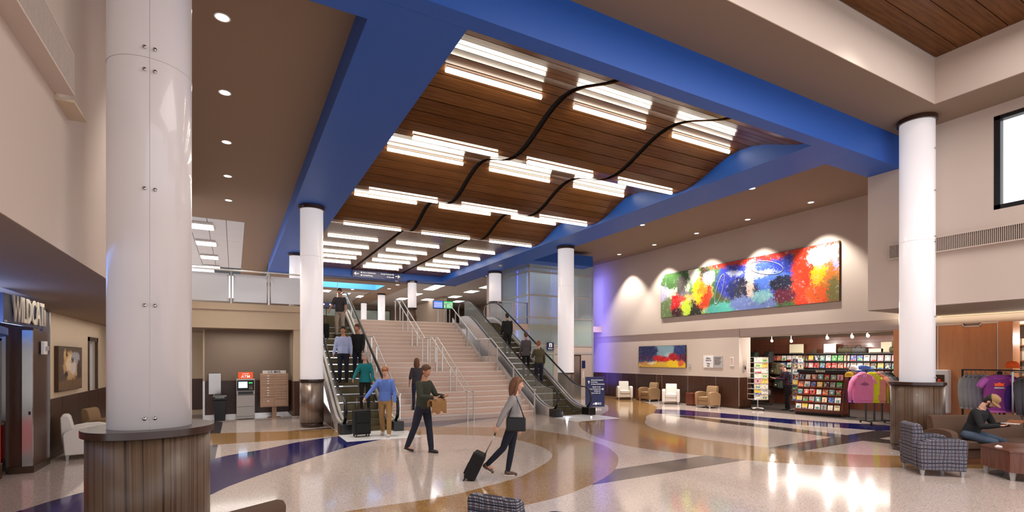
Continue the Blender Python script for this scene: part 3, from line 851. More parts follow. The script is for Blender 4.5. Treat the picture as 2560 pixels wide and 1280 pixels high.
# ------------------------------------------------------------------ escalators
def escalator(x, y, label, riders=None, steel='brightsteel', clad='laminate'):
    """origin at the front centre; rises 3.75 m towards +y. half width 0.70 at the handrails"""
    t = empty('escalator', (x, y, 0), 0, label, 'escalator', 'escalators either side of the stairs')
    A0, A1 = 0.95, 7.45                         # start and end of the incline
    sl = 3.75 / (A1 - A0)
    def prof(dz, n=6):                          # a line parallel to the pitch, with eased knees
        pts = []
        for yy in [0.0, 0.5]:
            pts.append((yy, dz))
        for i in range(n + 1):
            u = i / n
            yy = A0 - 0.5 + u * 1.0
            pts.append((yy, dz + sl * 0.5 * (u ** 2) * 1.0))
        for i in range(n + 1):
            u = i / n
            yy = A1 - 0.5 + u * 1.0
            pts.append((yy, dz + 3.75 - sl * 0.5 * ((1 - u) ** 2)))
        pts += [(A1 + 1.1, dz + 3.75)]
        return pts
    for sd, nm in ((-1, 'left'), (1, 'right')):
        xo = sd * 0.70
        # lower steel deck
        top = prof(0.30)
        bot = [(yy, max(0.0, z - 0.42)) for yy, z in top]
        a, b = sorted((xo - sd * 0.10, xo + sd * 0.10))
        poly = [(p[0] + 0.36, p[1]) if i == 0 else p for i, p in enumerate(top)] + [(p[0] + 0.36, p[1]) if i == 0 else p for i, p in list(enumerate(bot))[::-1]]
        MB().extr(poly, 'x', a, b).build('deck', M[steel], t, bevel=0.01)
        MB().extr([(p[0], p[1] + 0.005) for p in top[1:]] + [(p[0], p[1] - 0.03) for p in top[1:][::-1]], 'x', xo - 0.025, xo + 0.025).build('glass_channel', M['bronze'], t)
        # glass panes
        gp = prof(0.32)[1:-1]
        gt = prof(0.93)[1:-1]
        cuts = list(range(0, len(gp)))
        n = 5
        def at(P, yy):
            for (ya, za), (yb, zb) in zip(P, P[1:]):
                if ya <= yy <= yb:
                    return za + (zb - za) * (yy - ya) / max(1e-6, yb - ya)
            return P[-1][1]
        ys_ = [0.40 + (A1 + 0.7 - 0.40) * i / 7 for i in range(8)]
        for ya, yb in zip(ys_, ys_[1:]):
            seg = [ya + 0.006 + (yb - ya - 0.012) * i / 4 for i in range(5)]
            pl = [(q, at(prof(0.31), q)) for q in seg] + [(q, at(prof(0.95), q)) for q in seg[::-1]]
            MB().extr(pl, 'x', xo - 0.006, xo + 0.006).build('glass_pane', M['glass'], t)
        # handrail: newel loop at the bottom, incline, loop at the top
        hp = []
        for i in range(9):
            a_ = -PI / 2 * 1.0 + PI * i / 8 * 1.0
            hp.append((0.42 - 0.36 * math.cos(a_) , 0.62 + 0.37 * math.sin(a_)))
        hp[0] = (0.40, 0.22)
        hp += [(q[0], q[1]) for q in prof(0.99)[1:] if q[0] > 0.5]
        ye = hp[-1][0]
        for i in range(1, 8):
            a_ = PI / 2 - PI * i / 8
            hp.append((ye + 0.36 * math.cos(a_), 3.75 + 0.62 + 0.37 * math.sin(a_)))
        MB().tube([(xo, p[0], p[1]) for p in hp], [(0.045, 0.022)] * len(hp), 8).build('handrail_belt', M['rubber'], t)
        MB().tube([(xo, p[0], p[1] - 0.035) if 9 <= i < len(hp) - 8 else (xo, p[0] + (0.035 if i < 9 else -0.035), p[1]) for i, p in enumerate(hp)], 0.016, 6).build('handrail_guide', M['brightsteel'], t)
        # black newel box
        MB().box(xo - 0.15, xo + 0.15, -0.02, 0.42, 0.0, 0.27).build('newel_box', M['rubber'], t, bevel=0.02)
        # side cladding under the deck
        cp = [(0.40, 0.0)] + [(p[0], p[1] - 0.05) for p in prof(0.0) if p[0] > 0.9] 
        cp = [(q[0], max(0.02, q[1])) for q in cp]
        k = [p for p in cp]
        xa, xb = sorted((xo + sd * 0.06, xo + sd * 0.09))
        low = [(0.42, 0.0)] + [(p[0], min(1.25, max(0.0, p[1] + 0.02))) for p in cp[1:]] + [(A1 + 1.0, 0.0)]
        MB().extr(low, 'x', xa, xb).build('side_cladding', M[clad], t)
        hi = [(p[0], p[1]) for p in cp if p[1] > 1.2]
        MB().extr([(3.1, 1.25)] + hi + [(A1 + 1.0, 1.25)], 'x', xa, xb).build('side_cladding', M['tan_wall'] if sd < 0 and x < 5 else M['brightsteel'], t)
        for yj in (1.2, 1.75, 2.5, 3.4):
            zj = min(1.25, max(0.1, at(prof(-0.06), yj)))
            MB().box(min(xo + sd * .09, xo + sd * .094), max(xo + sd * .09, xo + sd * .094), yj, yj + 0.012, 0, zj).build('joint', M['grey_enamel'], t)
        # skirt towards the steps
        a, b = sorted((xo - sd * 0.10, xo - sd * 0.115))
        MB().extr([(p[0], p[1] - 0.02) for p in prof(0.22)] + [(p[0], p[1] - 0.2) for p in prof(0.22)[::-1]], 'x', a, b).build('skirt', M['steel'], t)
    # steps
    me = MB().box(-0.58, 0.58, 0, 0.41, -0.20, 0)
    for i in range(12):
        me.box(-0.56 + i * 0.096, -0.51 + i * 0.096, -0.006, 0.0, -0.19, -0.005)
    me = me.mesh('escalator_step', M['esc_step'])
    yy = 0.25
    P = prof(0.0)
    while yy < A1 + 0.9:
        share('escalator_step', me, t, (0, yy, at(P, yy + 0.2) + 0.005 if yy > 0.6 else 0.006))
        yy += 0.40
    MB().box(-0.58, 0.58, -1.2, 0.28, -0.002, 0.010).build('comb_plate', M['plate'], t)
    MB().box(-0.92, 0.92, -1.25, -0.04, -0.002, 0.006).build('floor_plate', M['plate'], t)
    q = MB()
    for p in ((-0.5, 0.16),):
        q.box(-0.74, -0.66, 0.45, 0.60, 0.301, 0.306)
        q.box(0.66, 0.74, 0.45, 0.60, 0.301, 0.306)
    q.build('warning_label', M['yellow'], t)
    return t
M['esc_step'] = mat('escalator_step', srgb(98, 86, 60), 0.4, 0.6, grain=0.05)
M['plate'] = mat('polished_floor_plate', srgb(232, 230, 230), 0.35, 0.4, grain=0.01)
M['yellow'] = mat('yellow_label', srgb(230, 210, 40), 0.5, grain=0)
el = escalator(3.30, 13.85, 'left escalator full of riders, with steel decks and black handrails')
er = escalator(10.45, 14.45, 'right escalator with glass sides beside the elevator tower', clad='brightsteel')
q = MB()
for i in range(8):
    a_ = 0.5 + i * 0.16
    q.box(-0.05, 0.05, -0.002, 0.004, -0.012, 0.012)
# orange queue lights spilling at the foot of the right escalator
light('POINT', 'escalator_lamp', (10.0, 14.35, 0.12), 2.0, (0.75, 0.8, 1), 0.03)
o = MB().box(-0.02, 0.02, -0.012, 0.0, -0.02, 0.02).build('deck_lamp', M['lamp_spot'], er, loc=(-0.42, -0.05, 0.12))
o.location = (0.2, -0.6, 0.03)
light('SPOT', 'plate_beam', (3.3, 12.8, 6.3), 260, (1, 0.98, 0.96), 0.05, spot=26, blend=0.4)

# ------------------------------------------------------------------ balcony railing
def railing(x0, x1, y, z, label, posts, dirx=True, pane='frost', length=None, rot=0, gap=0.07, hgt=1.06):
    t = empty('railing', (x0, y, z), rot, label, 'railing')
    L = x1 - x0
    MB().tube([(0, 0, hgt), (L, 0, hgt)], 0.024, 10).build('top_rail', M['brightsteel'], t)
    for p in posts:
        MB().box(p - 0.025, p + 0.025, -0.012, 0.012, 0, hgt - 0.02).build('post', M['steel'], t)
    ps = [0] + list(posts) + [L] if posts[0] > 0.3 else list(posts)
    for a, b in zip(ps, ps[1:]):
        if b - a > 0.3:
            o = MB().box(a + 0.06, b - 0.06, -0.008, 0.004, gap, hgt - 0.11).build('glass_pane', M[pane], t)
            for xx in (a + 0.085, b - 0.085):
                for zz in (0.14, hgt - 0.18):
                    MB().tube([(xx, -0.022, zz), (xx, 0.012, zz)], 0.022, 10).tube([(xx, 0.0, zz), (a if xx < (a + b) / 2 else b, 0.0, zz)], 0.008, 6).build('clamp', M['steel'], o)
    return t
railing(-1.28, 2.4, 18.42, 3.75, 'frosted glass railing with steel posts along the balcony edge', [1.2, 2.28])
railing(4.35, 4.36 + 0.0, 23.0, 3.75, 'x', [0.0]) if False else None
railing(11.3, 13.0, 22.1, 3.75, 'clear glass railing upstairs between escalator and tower', [0.02, 0.85, 1.66], pane='glass')
railing(9.62, 11.3, 24.2, 3.75, 'clear glass railing upstairs behind the top of the right escalator', [0.02, 0.85, 1.62], pane='glass') if False else None

# ------------------------------------------------------------------ glass elevator tower
TX0, TX1, TY0, TY1 = 13.0, 17.0, 22.0, 24.8
tw_ = empty('elevator_tower', (TX0, TY0, 0), 0, 'green glazed elevator tower with pale metal frame behind the right escalator', 'elevator')
TW, TD = TX1 - TX0, TY1 - TY0
zl = [0.1, 2.28, 2.68, 4.1, 5.23, 6.41, 6.9]
def bar_h(z, w_=0.04):
    return MB().box(-0.03, TW + 0.03, -0.03, 0.03, z - w_, z + w_).box(-0.03, 0.03, 0, TD, z - w_, z + w_).build('mullion', M['mullion'], tw_)
M['mullion'] = mat('pale_metal', srgb(190, 192, 186), 0.4, 0.3, grain=0)
for z in zl[1:]:
    bar_h(z)
for xx in (0, TW):
    MB().box(xx - 0.035, xx + 0.035, -0.035, 0.035, 0, 6.94).build('mullion', M['mullion'], tw_)
MB().box(-0.035, 0.035, TD - 0.035, TD + 0.035, 0, 6.94).build('mullion', M['mullion'], tw_)
MB().box(1.46, 1.54, -0.035, 0.035, 0, 2.68).build('mullion', M['mullion'], tw_)
for z0, z1 in zip(zl, zl[1:]):
    if z0 >= 2.6:
        for a, b in ((0.03, 1.33), (1.34, 2.66), (2.67, TW - 0.03)):
            MB().box(a, b, -0.008, 0.008, z0 + 0.04, z1 - 0.04).build('glass_pane', M['green_glass'], tw_)
    else:
        MB().box(0.03, 1.46, -0.008, 0.008, z0 + 0.04, z1 - 0.04).build('glass_pane', M['green_glass'], tw_)
    for a, b in ((0.03, TD / 2), (TD / 2 + 0.01, TD - 0.03)):
        MB().box(-0.008, 0.008, a, b, z0 + 0.04, z1 - 0.04).build('glass_pane', M['green_glass'], tw_)
MB().box(0.4, TW - 0.3, 0.9, TD, 0.0, 6.8).build('shaft_core', M['grey_enamel'], tw_)
M['led_blue'] = mat('blue_led', srgb(60, 60, 255), 0.5, emit=(0.08, 0.08, 1, 1), estr=9.0, grain=0)
for xx, yy in ((0.35, 0.65), (2.62, 0.35), (0.3, 1.7)):
    MB().box(xx - 0.02, xx + 0.02, yy - 0.02, yy + 0.02, 2.8, 6.7).build('led_strip', M['led_blue'], tw_)
MB().box(0.0, TW, 0.0, TD, 6.9, 6.95).build('roof_plate', M['mullion'], tw_)
MB().box(1.54, TW, -0.01, 0.4, 0.0, 2.64).build('metal_cladding', M['bronze_lt'] if 'bronze_lt' in M else M['wall'], tw_)
dr = MB().box(2.35, 3.15, -0.03, 0.0, 0, 2.15).build('elevator_door', M['steel'], tw_)
MB().box(2.30, 2.35, -0.05, 0.0, 0, 2.2).box(3.15, 3.2, -0.05, 0, 0, 2.2).box(2.3, 3.2, -0.05, 0, 2.15, 2.2).build('door_frame', M['bronze'], dr)
MB().box(3.33, 3.43, -0.02, 0.0, 0.95, 1.35).build('call_panel', M['white'], tw_)
MB().box(3.28, 3.5, -0.025, -0.01, 1.5, 1.9).build('notice_plate', M['navy'], tw_)
light('AREA', 'tower_strip', (13.5, 22.5, 4.8), 22, (0.25, 0.3, 1), 0.3, 3.0, (PI / 2, 0, 0))
light('AREA', 'tower_strip', (15.2, 22.6, 5.6), 18, (0.22, 0.25, 1), 0.2, 3.0, (PI / 2, 0, 0))
light('AREA', 'tower_fill', (14.9, 22.5, 6.6), 26, (0.9, 1, 0.95), 3.0, 0.5)
light('AREA', 'wall_wash', (17.04, 22.0, 3.6), 42, (0.16, 0.14, 1), 6.0, 1.2, (0, -PI / 2, 0))
# ------------------------------------------------------------------ seating
def leg_mb(x, y, h=0.10, r0=0.028, r1=0.018):
    return MB().hexa([(x - r1, y - r1, 0), (x + r1, y - r1, 0), (x + r1, y + r1, 0), (x - r1, y + r1, 0), (x - r0, y - r0, h), (x + r0, y - r0, h), (x + r0, y + r0, h), (x - r0, y + r0, h)])
def armchair(loc, rz, fab, label, group=None, w=0.74, seats=1, name='armchair', cat='chair', cush=None):
    t = empty(name, (loc[0], loc[1], 0), math.radians(rz), label, cat, group)
    hw = w / 2
    aw = 0.13
    for sd in (-1, 1):
        a, b = sorted((sd * hw, sd * (hw - aw)))
        MB().extr([(-0.36, 0.10), (-0.385, 0.57), (-0.35, 0.625), (-0.22, 0.655), (-0.02, 0.655), (0.16, 0.625), (0.30, 0.56), (0.33, 0.50), (0.30, 0.10)], 'x', a, b).build('arm', M[fab], t, bevel=0.022, seg=3)
    bi = hw - aw - 0.003
    MB().extr([(0.13, 0.12), (0.14, 0.46), (0.225, 0.83), (0.26, 0.875), (0.34, 0.88), (0.375, 0.84), (0.36, 0.5), (0.315, 0.12)], 'x', -bi, bi).build('backrest', M[fab], t, bevel=0.025, seg=3)
    MB().extr([(-0.33, 0.12), (-0.33, 0.29), (0.13, 0.29), (0.13, 0.12)], 'x', -bi, bi).build('seat_frame', M[fab], t, bevel=0.012)
    n = seats
    for i in range(n):
        x0 = -bi + 2 * bi * i / n + 0.004
        x1 = -bi + 2 * bi * (i + 1) / n - 0.004
        MB().box(x0, x1, -0.365, 0.15, 0.295, 0.45).build('seat_cushion', M[cush or fab], t, bevel=0.035, seg=3)
    for lx in (-hw + 0.065, hw - 0.065):
        for ly in (-0.32, 0.26):
            leg_mb(lx, ly).build('leg', M['grey_enamel'], t)
    return t
G1 = 'lounge armchairs along the right wall'
armchair((17.0, 19.45), -34, 'fab_white', 'white armchair against the dark wainscot, farthest from the bookshop', G1)
armchair((17.25, 17.95), -88, 'fab_tan', 'tan armchair under the small painting, between the two white armchairs', G1)
armchair((17.08, 16.45), -48, 'fab_white', 'white armchair under the small painting, nearer the bookshop', G1)
armchair((17.1, 14.45), -86, 'fab_tan', 'tan armchair nearest the bookshop corner', G1)
G2 = 'armchairs in the left lounge corner'
armchair((-2.68, 13.35), 100, 'fab_white', 'white armchair seen from behind, left of the big near column', G2, w=0.8)
armchair((-2.6, 14.75), 75, 'fab_tan', 'tan armchair below the left painting, behind the white one', G2)
armchair((2.13, 3.87), 122, 'plaid', 'blue grey woven plaid armchair cut by the bottom edge of the view')
armchair((-0.02, 4.60), 210, 'fab_brown', 'dark brown armchair whose back pokes up at the bottom edge')
armchair((10.75, 4.31), 47.8, 'plaid', 'blue grey woven plaid armchair beside the brown sofa', w=0.72)
armchair((12.84, 4.22), -28.7, 'fab_brown', 'brown two seat sofa in front of the right column base', w=2.05, seats=2, name='sofa', cat='sofa')
for x, y, lab in ((17.4, 18.7, 'small dark wood side table beside the farthest white armchair'), (17.25, 15.42, 'small dark wood side table between white and tan armchair')):
    t = empty('side_table', (x, y, 0), 0, lab, 'table', 'side tables in the lounge row')
    MB().box(-0.19, 0.19, -0.19, 0.19, 0.50, 0.53).build('table_top', M['mahogany'], t, bevel=0.004)
    for a, b, c, d in ((-0.18, 0.18, -0.18, -0.16), (-0.18, 0.18, 0.16, 0.18), (-0.18, -0.16, -0.16, 0.16), (0.16, 0.18, -0.16, 0.16)):
        MB().box(a, b, c, d, 0.04, 0.50).build('side_panel', M['mahogany'], t)
    MB().box(-0.16, 0.16, -0.16, 0.16, 0, 0.04).build('plinth', M['black'], t)
# hexagonal coffee table
t = empty('coffee_table', (11.77, 3.27, 0), 0, 'six sided walnut coffee table with steel legs in front of the sofa', 'table')
a0 = math.atan2(3.38 - 3.27, 11.08 - 11.77)
hx = [(0.68 * math.cos(a0 + PI / 3 * i), 0.68 * math.sin(a0 + PI / 3 * i)) for i in range(6)]
MB().prism(hx, 0.47, 0.495).build('table_top', M['tablewood'], t, bevel=0.004)
for i in range(6):
    p, q_ = hx[i], hx[(i + 1) % 6]
    k = 0.97
    MB().hexa([(p[0] * k, p[1] * k, 0.14), (q_[0] * k, q_[1] * k, 0.14), (q_[0] * .93, q_[1] * .93, 0.14), (p[0] * .93, p[1] * .93, 0.14), (p[0] * k, p[1] * k, 0.468), (q_[0] * k, q_[1] * k, 0.468), (q_[0] * .93, q_[1] * .93, 0.468), (p[0] * .93, p[1] * .93, 0.468)]).build('side_panel', M['tablewood'], t)
    leg_mb(p[0] * 0.86, p[1] * 0.86, 0.14, 0.035, 0.022).build('leg', M['grey_enamel'], t)
t = empty('paper_cup', (11.45, 3.62, 0.495), 0, 'small white paper lying on the coffee table edge', 'paper')
t.name = 'folded_paper'
MB().box(-0.05, 0.05, -0.04, 0.04, 0.001, 0.004).build('sheet', M['white'], t, rotz=0.4)
MB().hexa([(-0.05, -0.03, 0.004), (0.04, -0.04, 0.004), (0.05, 0.03, 0.004), (-0.04, 0.04, 0.004), (-0.05, -0.03, 0.007), (0.04, -0.04, 0.015), (0.05, 0.03, 0.03), (-0.04, 0.04, 0.009)]).build('sheet', M['white'], t)

# ------------------------------------------------------------------ alcove: bin, cash machine, mailboxes
t = empty('waste_bin', (-0.40, 19.0, 0), 0, 'tall black swing top waste bin in the alcove, left of the cash machine', 'bin')
MB().hexa([(-0.15, -0.13, 0), (0.15, -0.13, 0), (0.15, 0.13, 0), (-0.15, 0.13, 0), (-0.19, -0.17, 0.66), (0.19, -0.17, 0.66), (0.19, 0.17, 0.66), (-0.19, 0.17, 0.66)]).build('body', M['black'], t, bevel=0.015)
MB().extr([(-0.19, 0.665), (-0.19, 0.74), (-0.12, 0.83), (0.12, 0.83), (0.19, 0.74), (0.19, 0.665)], 'x', -0.205, 0.205).build('lid', M['black'], t, bevel=0.015)
MB().extr([(-0.195, 0.72), (-0.125, 0.815), (-0.13, 0.825), (-0.205, 0.73)], 'x', -0.13, 0.13).build('flap', M['rubber'], t)

t = empty('cash_machine', (0.34, 19.2, 0), 0, 'grey and white cash machine with orange sign on top', 'cash machine')
MB().box(-0.27, 0.27, -0.25, 0.28, 0.02, 0.80).build('cabinet', M['grey_enamel'], t, bevel=0.01)
MB().extr([(-0.25, 0.81), (-0.25, 0.93), (-0.16, 1.33), (0.28, 1.33), (0.28, 0.81)], 'x', -0.27, 0.27).build('head', M['grey_enamel'], t, bevel=0.01)
f_ = MB().extr([(-0.262, 0.95), (-0.172, 1.29), (-0.16, 1.29), (-0.25, 0.95)], 'x', -0.25, 0.25).build('fascia', M['black'], t)
MB().extr([(-0.258, 1.04), (-0.208, 1.24), (-0.195, 1.24), (-0.246, 1.04)], 'x', -0.21, 0.05).build('screen', M['atm_screen'], f_)
for r_ in range(4):
    for c_ in range(3):
        y_ = -0.262 + 0.09 * (0.06 + r_ * 0.045) / 0.34 - 0.004
        MB().box(0.10 + c_ * 0.035, 0.125 + c_ * 0.035, y_, y_ + 0.01, 0.99 + r_ * 0.04, 1.015 + r_ * 0.04).build('key', M['yellow' if c_ == 2 else 'grey_enamel'], f_)
MB().box(0.09, 0.20, -0.225, -0.19, 1.18, 1.22).build('card_slot', M['green_lamp'] if 'green_lamp' in M else M['screen_g'], f_)
MB().box(-0.22, 0.22, -0.275, -0.245, 0.83, 0.92).build('cash_tray', M['black'], t, bevel=0.006)
MB().box(-0.26, 0.26, -0.256, -0.25, 0.42, 0.425).box(-0.26, 0.26, -0.256, -0.25, 0.10, 0.105).build('door_joint', M['black'], t)
sg = MB().box(-0.22, 0.22, -0.06, 0.06, 1.335, 1.55).build('sign_box', M['orange'], t, bevel=0.006)
text('ATM', 0.13, 'lettering', M['sign_w'], sg, (0, -0.065, 1.405))
text('advantage', 0.05, 'lettering', M['sign_w'], sg, (0, -0.065, 1.505))

t = empty('mailbox_unit', (1.20, 19.05, 0), 0, 'tan metal mailbox cluster on a pedestal with white sign', 'mailbox')
bx = MB().box(-0.43, 0.43, -0.16, 0.26, 0.38, 1.50).build('cabinet', M['beige_enamel'], t, bevel=0.008)
MB().box(-0.07, 0.07, -0.04, 0.12, 0, 0.38).build('pedestal', M['beige_enamel'], t)
MB().box(-0.2, 0.2, -0.12, 0.2, 0, 0.015).build('foot_plate', M['beige_enamel'], t)
def mdoor(x0, x1, z0, z1, win=True):
    d = MB().box(x0 + 0.004, x1 - 0.004, -0.176, -0.16, z0 + 0.004, z1 - 0.004).build('mail_door', M['beige_enamel'], bx, bevel=0.003)
for i in range(4):
    mdoor(-0.38, -0.02, 1.38 - 0.085 * i, 1.465 - 0.085 * i); mdoor(-0.38, -0.02, 0.98 - 0.085 * i, 1.065 - 0.085 * i)
mdoor(-0.38, -0.02, 0.41, 0.70)
for i in range(4):
    mdoor(0.02, 0.38, 1.38 - 0.085 * i, 1.465 - 0.085 * i)
for i in range(5):
    mdoor(0.02, 0.38, 0.98 - 0.085 * i, 1.065 - 0.085 * i)
mdoor(0.02, 0.38, 0.41, 0.63)
for i in range(4):
    for z in (1.41, 1.01):
        MB().box(-0.225, -0.165, -0.180, -0.175, z - 0.085 * i, z + 0.035 - 0.085 * i).build('label_plate', M['white'], bx)
MB().box(-0.225, -0.165, -0.180, -0.175, 0.56, 0.60).build('label_plate', M['white'], bx)
for i in range(8):
    MB().ell((0.2, -0.178, 1.42 - 0.09 * i), 0.009, 8, 6).build('lock', M['steel'], bx)
sg = MB().box(-0.36, 0.36, -0.10, -0.085, 1.505, 1.605).build('sign_plate', M['white'], t)
text('U.S. MAIL', 0.10, 'lettering', M['navy'], sg, (0, -0.103, 1.555))

t = empty('wall_mirror', (-0.57, 19.965, 0.8), 0, 'steel sheet panel on the alcove wall above the waste bin', 'panel')
t.name = 'steel_panel'
MB().box(-0.18, 0.18, -0.02, 0, 0, 0.70).build('sheet', M['steel'], t, bevel=0.004)
for a in (-0.16, 0.16):
    for b in (0.03, 0.67):
        MB().cyl((a, -0.02, b), (a, -0.026, b), 0.008, 8).build('screw', M['steel'], t)

# ------------------------------------------------------------------ paintings and notices on the walls
def C(r, g, b): return srgb(r, g, b)
def painting(name, x, y0, y1, z0, z1, m, label, frame='bronze', cat='painting', side=-1, th=0.05):
    """canvas on a wall plane x; seen from -x side (side=-1) its left edge is at larger y"""
    w_, h_ = abs(y1 - y0), z1 - z0
    t = empty(name, (x, y0, z0), 0, label, cat)
    s_ = 1 if y1 > y0 else -1
    o = MB().box(min(0, side * th), max(0, side * th), 0.0, w_, 0, h_).build('canvas', m, t)
    o.scale = (1, s_, 1)
    if s_ < 0:
        o.data.flip_normals()
    d = side * th
    a = min(0, d * 0.98)
    b = max(0, d * 0.98)
    q = MB().box(a, b, min(0, s_ * w_) - 0.012, min(0, s_ * w_) - 0.001, -0.012, h_ + 0.012).box(a, b, max(0, s_ * w_) + 0.001, max(0, s_ * w_) + 0.012, -0.012, h_ + 0.012)
    q.box(a, b, min(0, s_ * w_), max(0, s_ * w_), -0.012, -0.001).box(a, b, min(0, s_ * w_), max(0, s_ * w_), h_ + 0.001, h_ + 0.012)
    q.build('frame', M[frame], t)
    return t
mural = art('mural_paint', C(70, 110, 60), [
    (0.03, 0.75, 0.07, 0.5, C(190, 180, 215)), (0.13, 0.55, 0.09, 0.35, C(210, 228, 200)), (0.05, 0.15, 0.07, 0.3, C(110, 130, 80)), (0.10, 0.85, 0.10, 0.25, C(70, 110, 55)),
    (0.27, 0.72, 0.06, 0.30, C(120, 195, 90)), (0.30, 0.45, 0.07, 0.45, C(238, 245, 130)), (0.24, 0.9, 0.04, 0.3, C(235, 240, 225)),
    (0.155, 0.60, 0.035, 0.32, C(92, 86, 80)), (0.18, 0.42, 0.05, 0.14, C(120, 112, 118)), (0.205, 0.36, 0.035, 0.10, C(220, 180, 90)),
    (0.47, 0.18, 0.15, 0.3, C(60, 120, 80)), (0.47, 0.35, 0.10, 0.16, C(92, 96, 52)), (0.44, 0.07, 0.14, 0.13, C(90, 190, 175)),
    (0.24, 0.12, 0.06, 0.20, C(28, 34, 20)), (0.19, 0.14, 0.04, 0.2, C(190, 215, 50)),
    (0.115, 0.30, 0.045, 0.24, C(212, 30, 34)), (0.15, 0.38, 0.035, 0.07, C(230, 70, 50)), (0.12, 0.08, 0.045, 0.1, C(60, 14, 20)),
    (0.30, 0.44, 0.065, 0.36, C(228, 70, 24)), (0.27, 0.48, 0.04, 0.30, C(252, 210, 30)), (0.30, 0.56, 0.03, 0.15, C(252, 150, 30)),
    (0.31, 0.90, 0.025, 0.22, C(60, 44, 34)), (0.34, 0.74, 0.04, 0.16, C(235, 230, 240)),
    (0.55, 0.62, 0.17, 0.46, C(52, 66, 185)), (0.70, 0.62, 0.13, 0.46, C(40, 62, 178)), (0.62, 0.62, 0.10, 0.35, C(70, 100, 205)), (0.68, 0.50, 0.12, 0.18, C(80, 120, 215)),
    (0.75, 0.40, 0.07, 0.16, C(20, 24, 52)), (0.52, 0.42, 0.08, 0.22, C(28, 36, 96)), (0.56, 0.3, 0.07, 0.32, C(40, 40, 62)),
    (0.50, 0.98, 0.17, 0.10, C(205, 52, 34)), (0.72, 0.98, 0.12, 0.10, C(190, 40, 30)), 
    (0.90, 0.50, 0.11, 1.2, C(222, 62, 32)), (0.97, 0.40, 0.045, 0.42, C(205, 118, 40)), (0.91, 0.52, 0.03, 0.26, C(248, 190, 30)), (0.98, 0.20, 0.03, 0.25, C(120, 110, 60)), (0.90, 0.16, 0.05, 0.18, C(232, 96, 40)),
    (0.60, 0.12, 0.14, 0.18, C(110, 130, 190)), (0.64, 0.22, 0.06, 0.12, C(130, 190, 200)), (0.76, 0.18, 0.06, 0.14, C(96, 24, 50)),
    (0.58, 0.66, 0.022, 0.30, C(238, 222, 216)), (0.60, 0.80, 0.018, 0.2, C(246, 246, 240)), (0.585, 0.40, 0.02, 0.2, C(226, 196, 186)), (0.66, 0.66, 0.06, 0.07, C(200, 210, 245)), (0.50, 0.74, 0.05, 0.06, C(196, 206, 246)),
    (0.92, 0.80, 0.055, 0.20, C(250, 240, 246)), (0.96, 0.88, 0.04, 0.10, C(236, 220, 240)), (0.985, 0.7, 0.015, 0.2, C(170, 170, 230)),  # near-white patches put the glare on the upper right into the colour
], detail=7.0, warp=0.075, w=8.0, h=2.0, splat=0.42)
mp = painting('mural', XW - 0.07, 17.55, 9.55, 3.92, 5.90, mural, 'long multicoloured abstract mural high on the right wall', cat='mural', th=0.06)
def ring(cx, cz, rx, rz_, tilt):
    pts = []
    for i in range(40):
        a = 2 * PI * i / 40
        u, v = rx * math.cos(a), rz_ * math.sin(a)
        pts.append((-0.066, -(cx + u * math.cos(tilt) - v * math.sin(tilt)), cz + u * math.sin(tilt) + v * math.cos(tilt)))
    return pts
MB().tube(ring(3.28, 0.95, 0.15, 0.62, -0.32), 0.010, 5, closed=True).tube(ring(5.35, 1.52, 0.72, 0.24, -0.25), 0.008, 5, closed=True).build('painted_loops', M['white'], mp)
small = art('small_painting_paint', C(60, 66, 110), [
    (0.55, 0.85, 0.25, 0.35, C(130, 165, 180)), (0.2, 0.8, 0.25, 0.3, C(34, 40, 88)), (0.9, 0.8, 0.15, 0.3, C(40, 56, 110)), (0.7, 0.55, 0.12, 0.14, C(170, 190, 200)),
    (0.45, 0.42, 0.16, 0.16, C(196, 22, 30)), (0.75, 0.45, 0.12, 0.22, C(170, 20, 36)), (0.15, 0.45, 0.2, 0.12, C(60, 30, 80)), (0.62, 0.35, 0.08, 0.1, C(214, 40, 30)), (0.93, 0.42, 0.08, 0.22, C(90, 20, 60)),
    (0.5, 0.08, 0.6, 0.20, C(222, 182, 60)), (0.75, 0.16, 0.16, 0.18, C(240, 200, 30)), (0.15, 0.15, 0.16, 0.10, C(205, 150, 90)), (0.90, 0.2, 0.06, 0.14, C(214, 90, 40)), (0.3, 0.2, 0.1, 0.06, C(240, 220, 180))],
    detail=7.0, warp=0.09, w=3.0, h=1.0, splat=0.35)
painting('painting', XW, 19.12, 16.14, 1.60, 2.60, small, 'small red, blue and yellow abstract painting above the lounge armchairs', th=0.05)
leftp_ = art('left_painting_paint', C(84, 66, 52), [
    (0.5, 0.55, 0.35, 0.35, C(198, 160, 112)), (0.45, 0.62, 0.18, 0.22, C(232, 210, 176)), (0.3, 0.8, 0.12, 0.12, C(214, 176, 110)), (0.7, 0.75, 0.2, 0.15, C(170, 168, 178)), (0.6, 0.5, 0.14, 0.16, C(214, 204, 200)),
    (0.85, 0.45, 0.1, 0.25, C(54, 40, 36)), (0.3, 0.36, 0.08, 0.08, C(30, 24, 22)), (0.5, 0.12, 0.7, 0.15, C(112, 84, 56)), (0.32, 0.84, 0.03, 0.09, C(24, 20, 20)), (0.55, 0.7, 0.08, 0.05, C(70, 44, 30))],
    detail=6.0, warp=0.07, w=1.8, h=0.92, splat=0.28)
painting('painting', -3.2, 13.5, 15.3, 1.33, 2.25, leftp_, 'brown and cream abstract painting in the left lounge corner', side=1, th=0.07)
MB().box(-3.2, -3.19, 15.2, 15.35, 1.2, 1.28).build('x', M['white']) if False else None

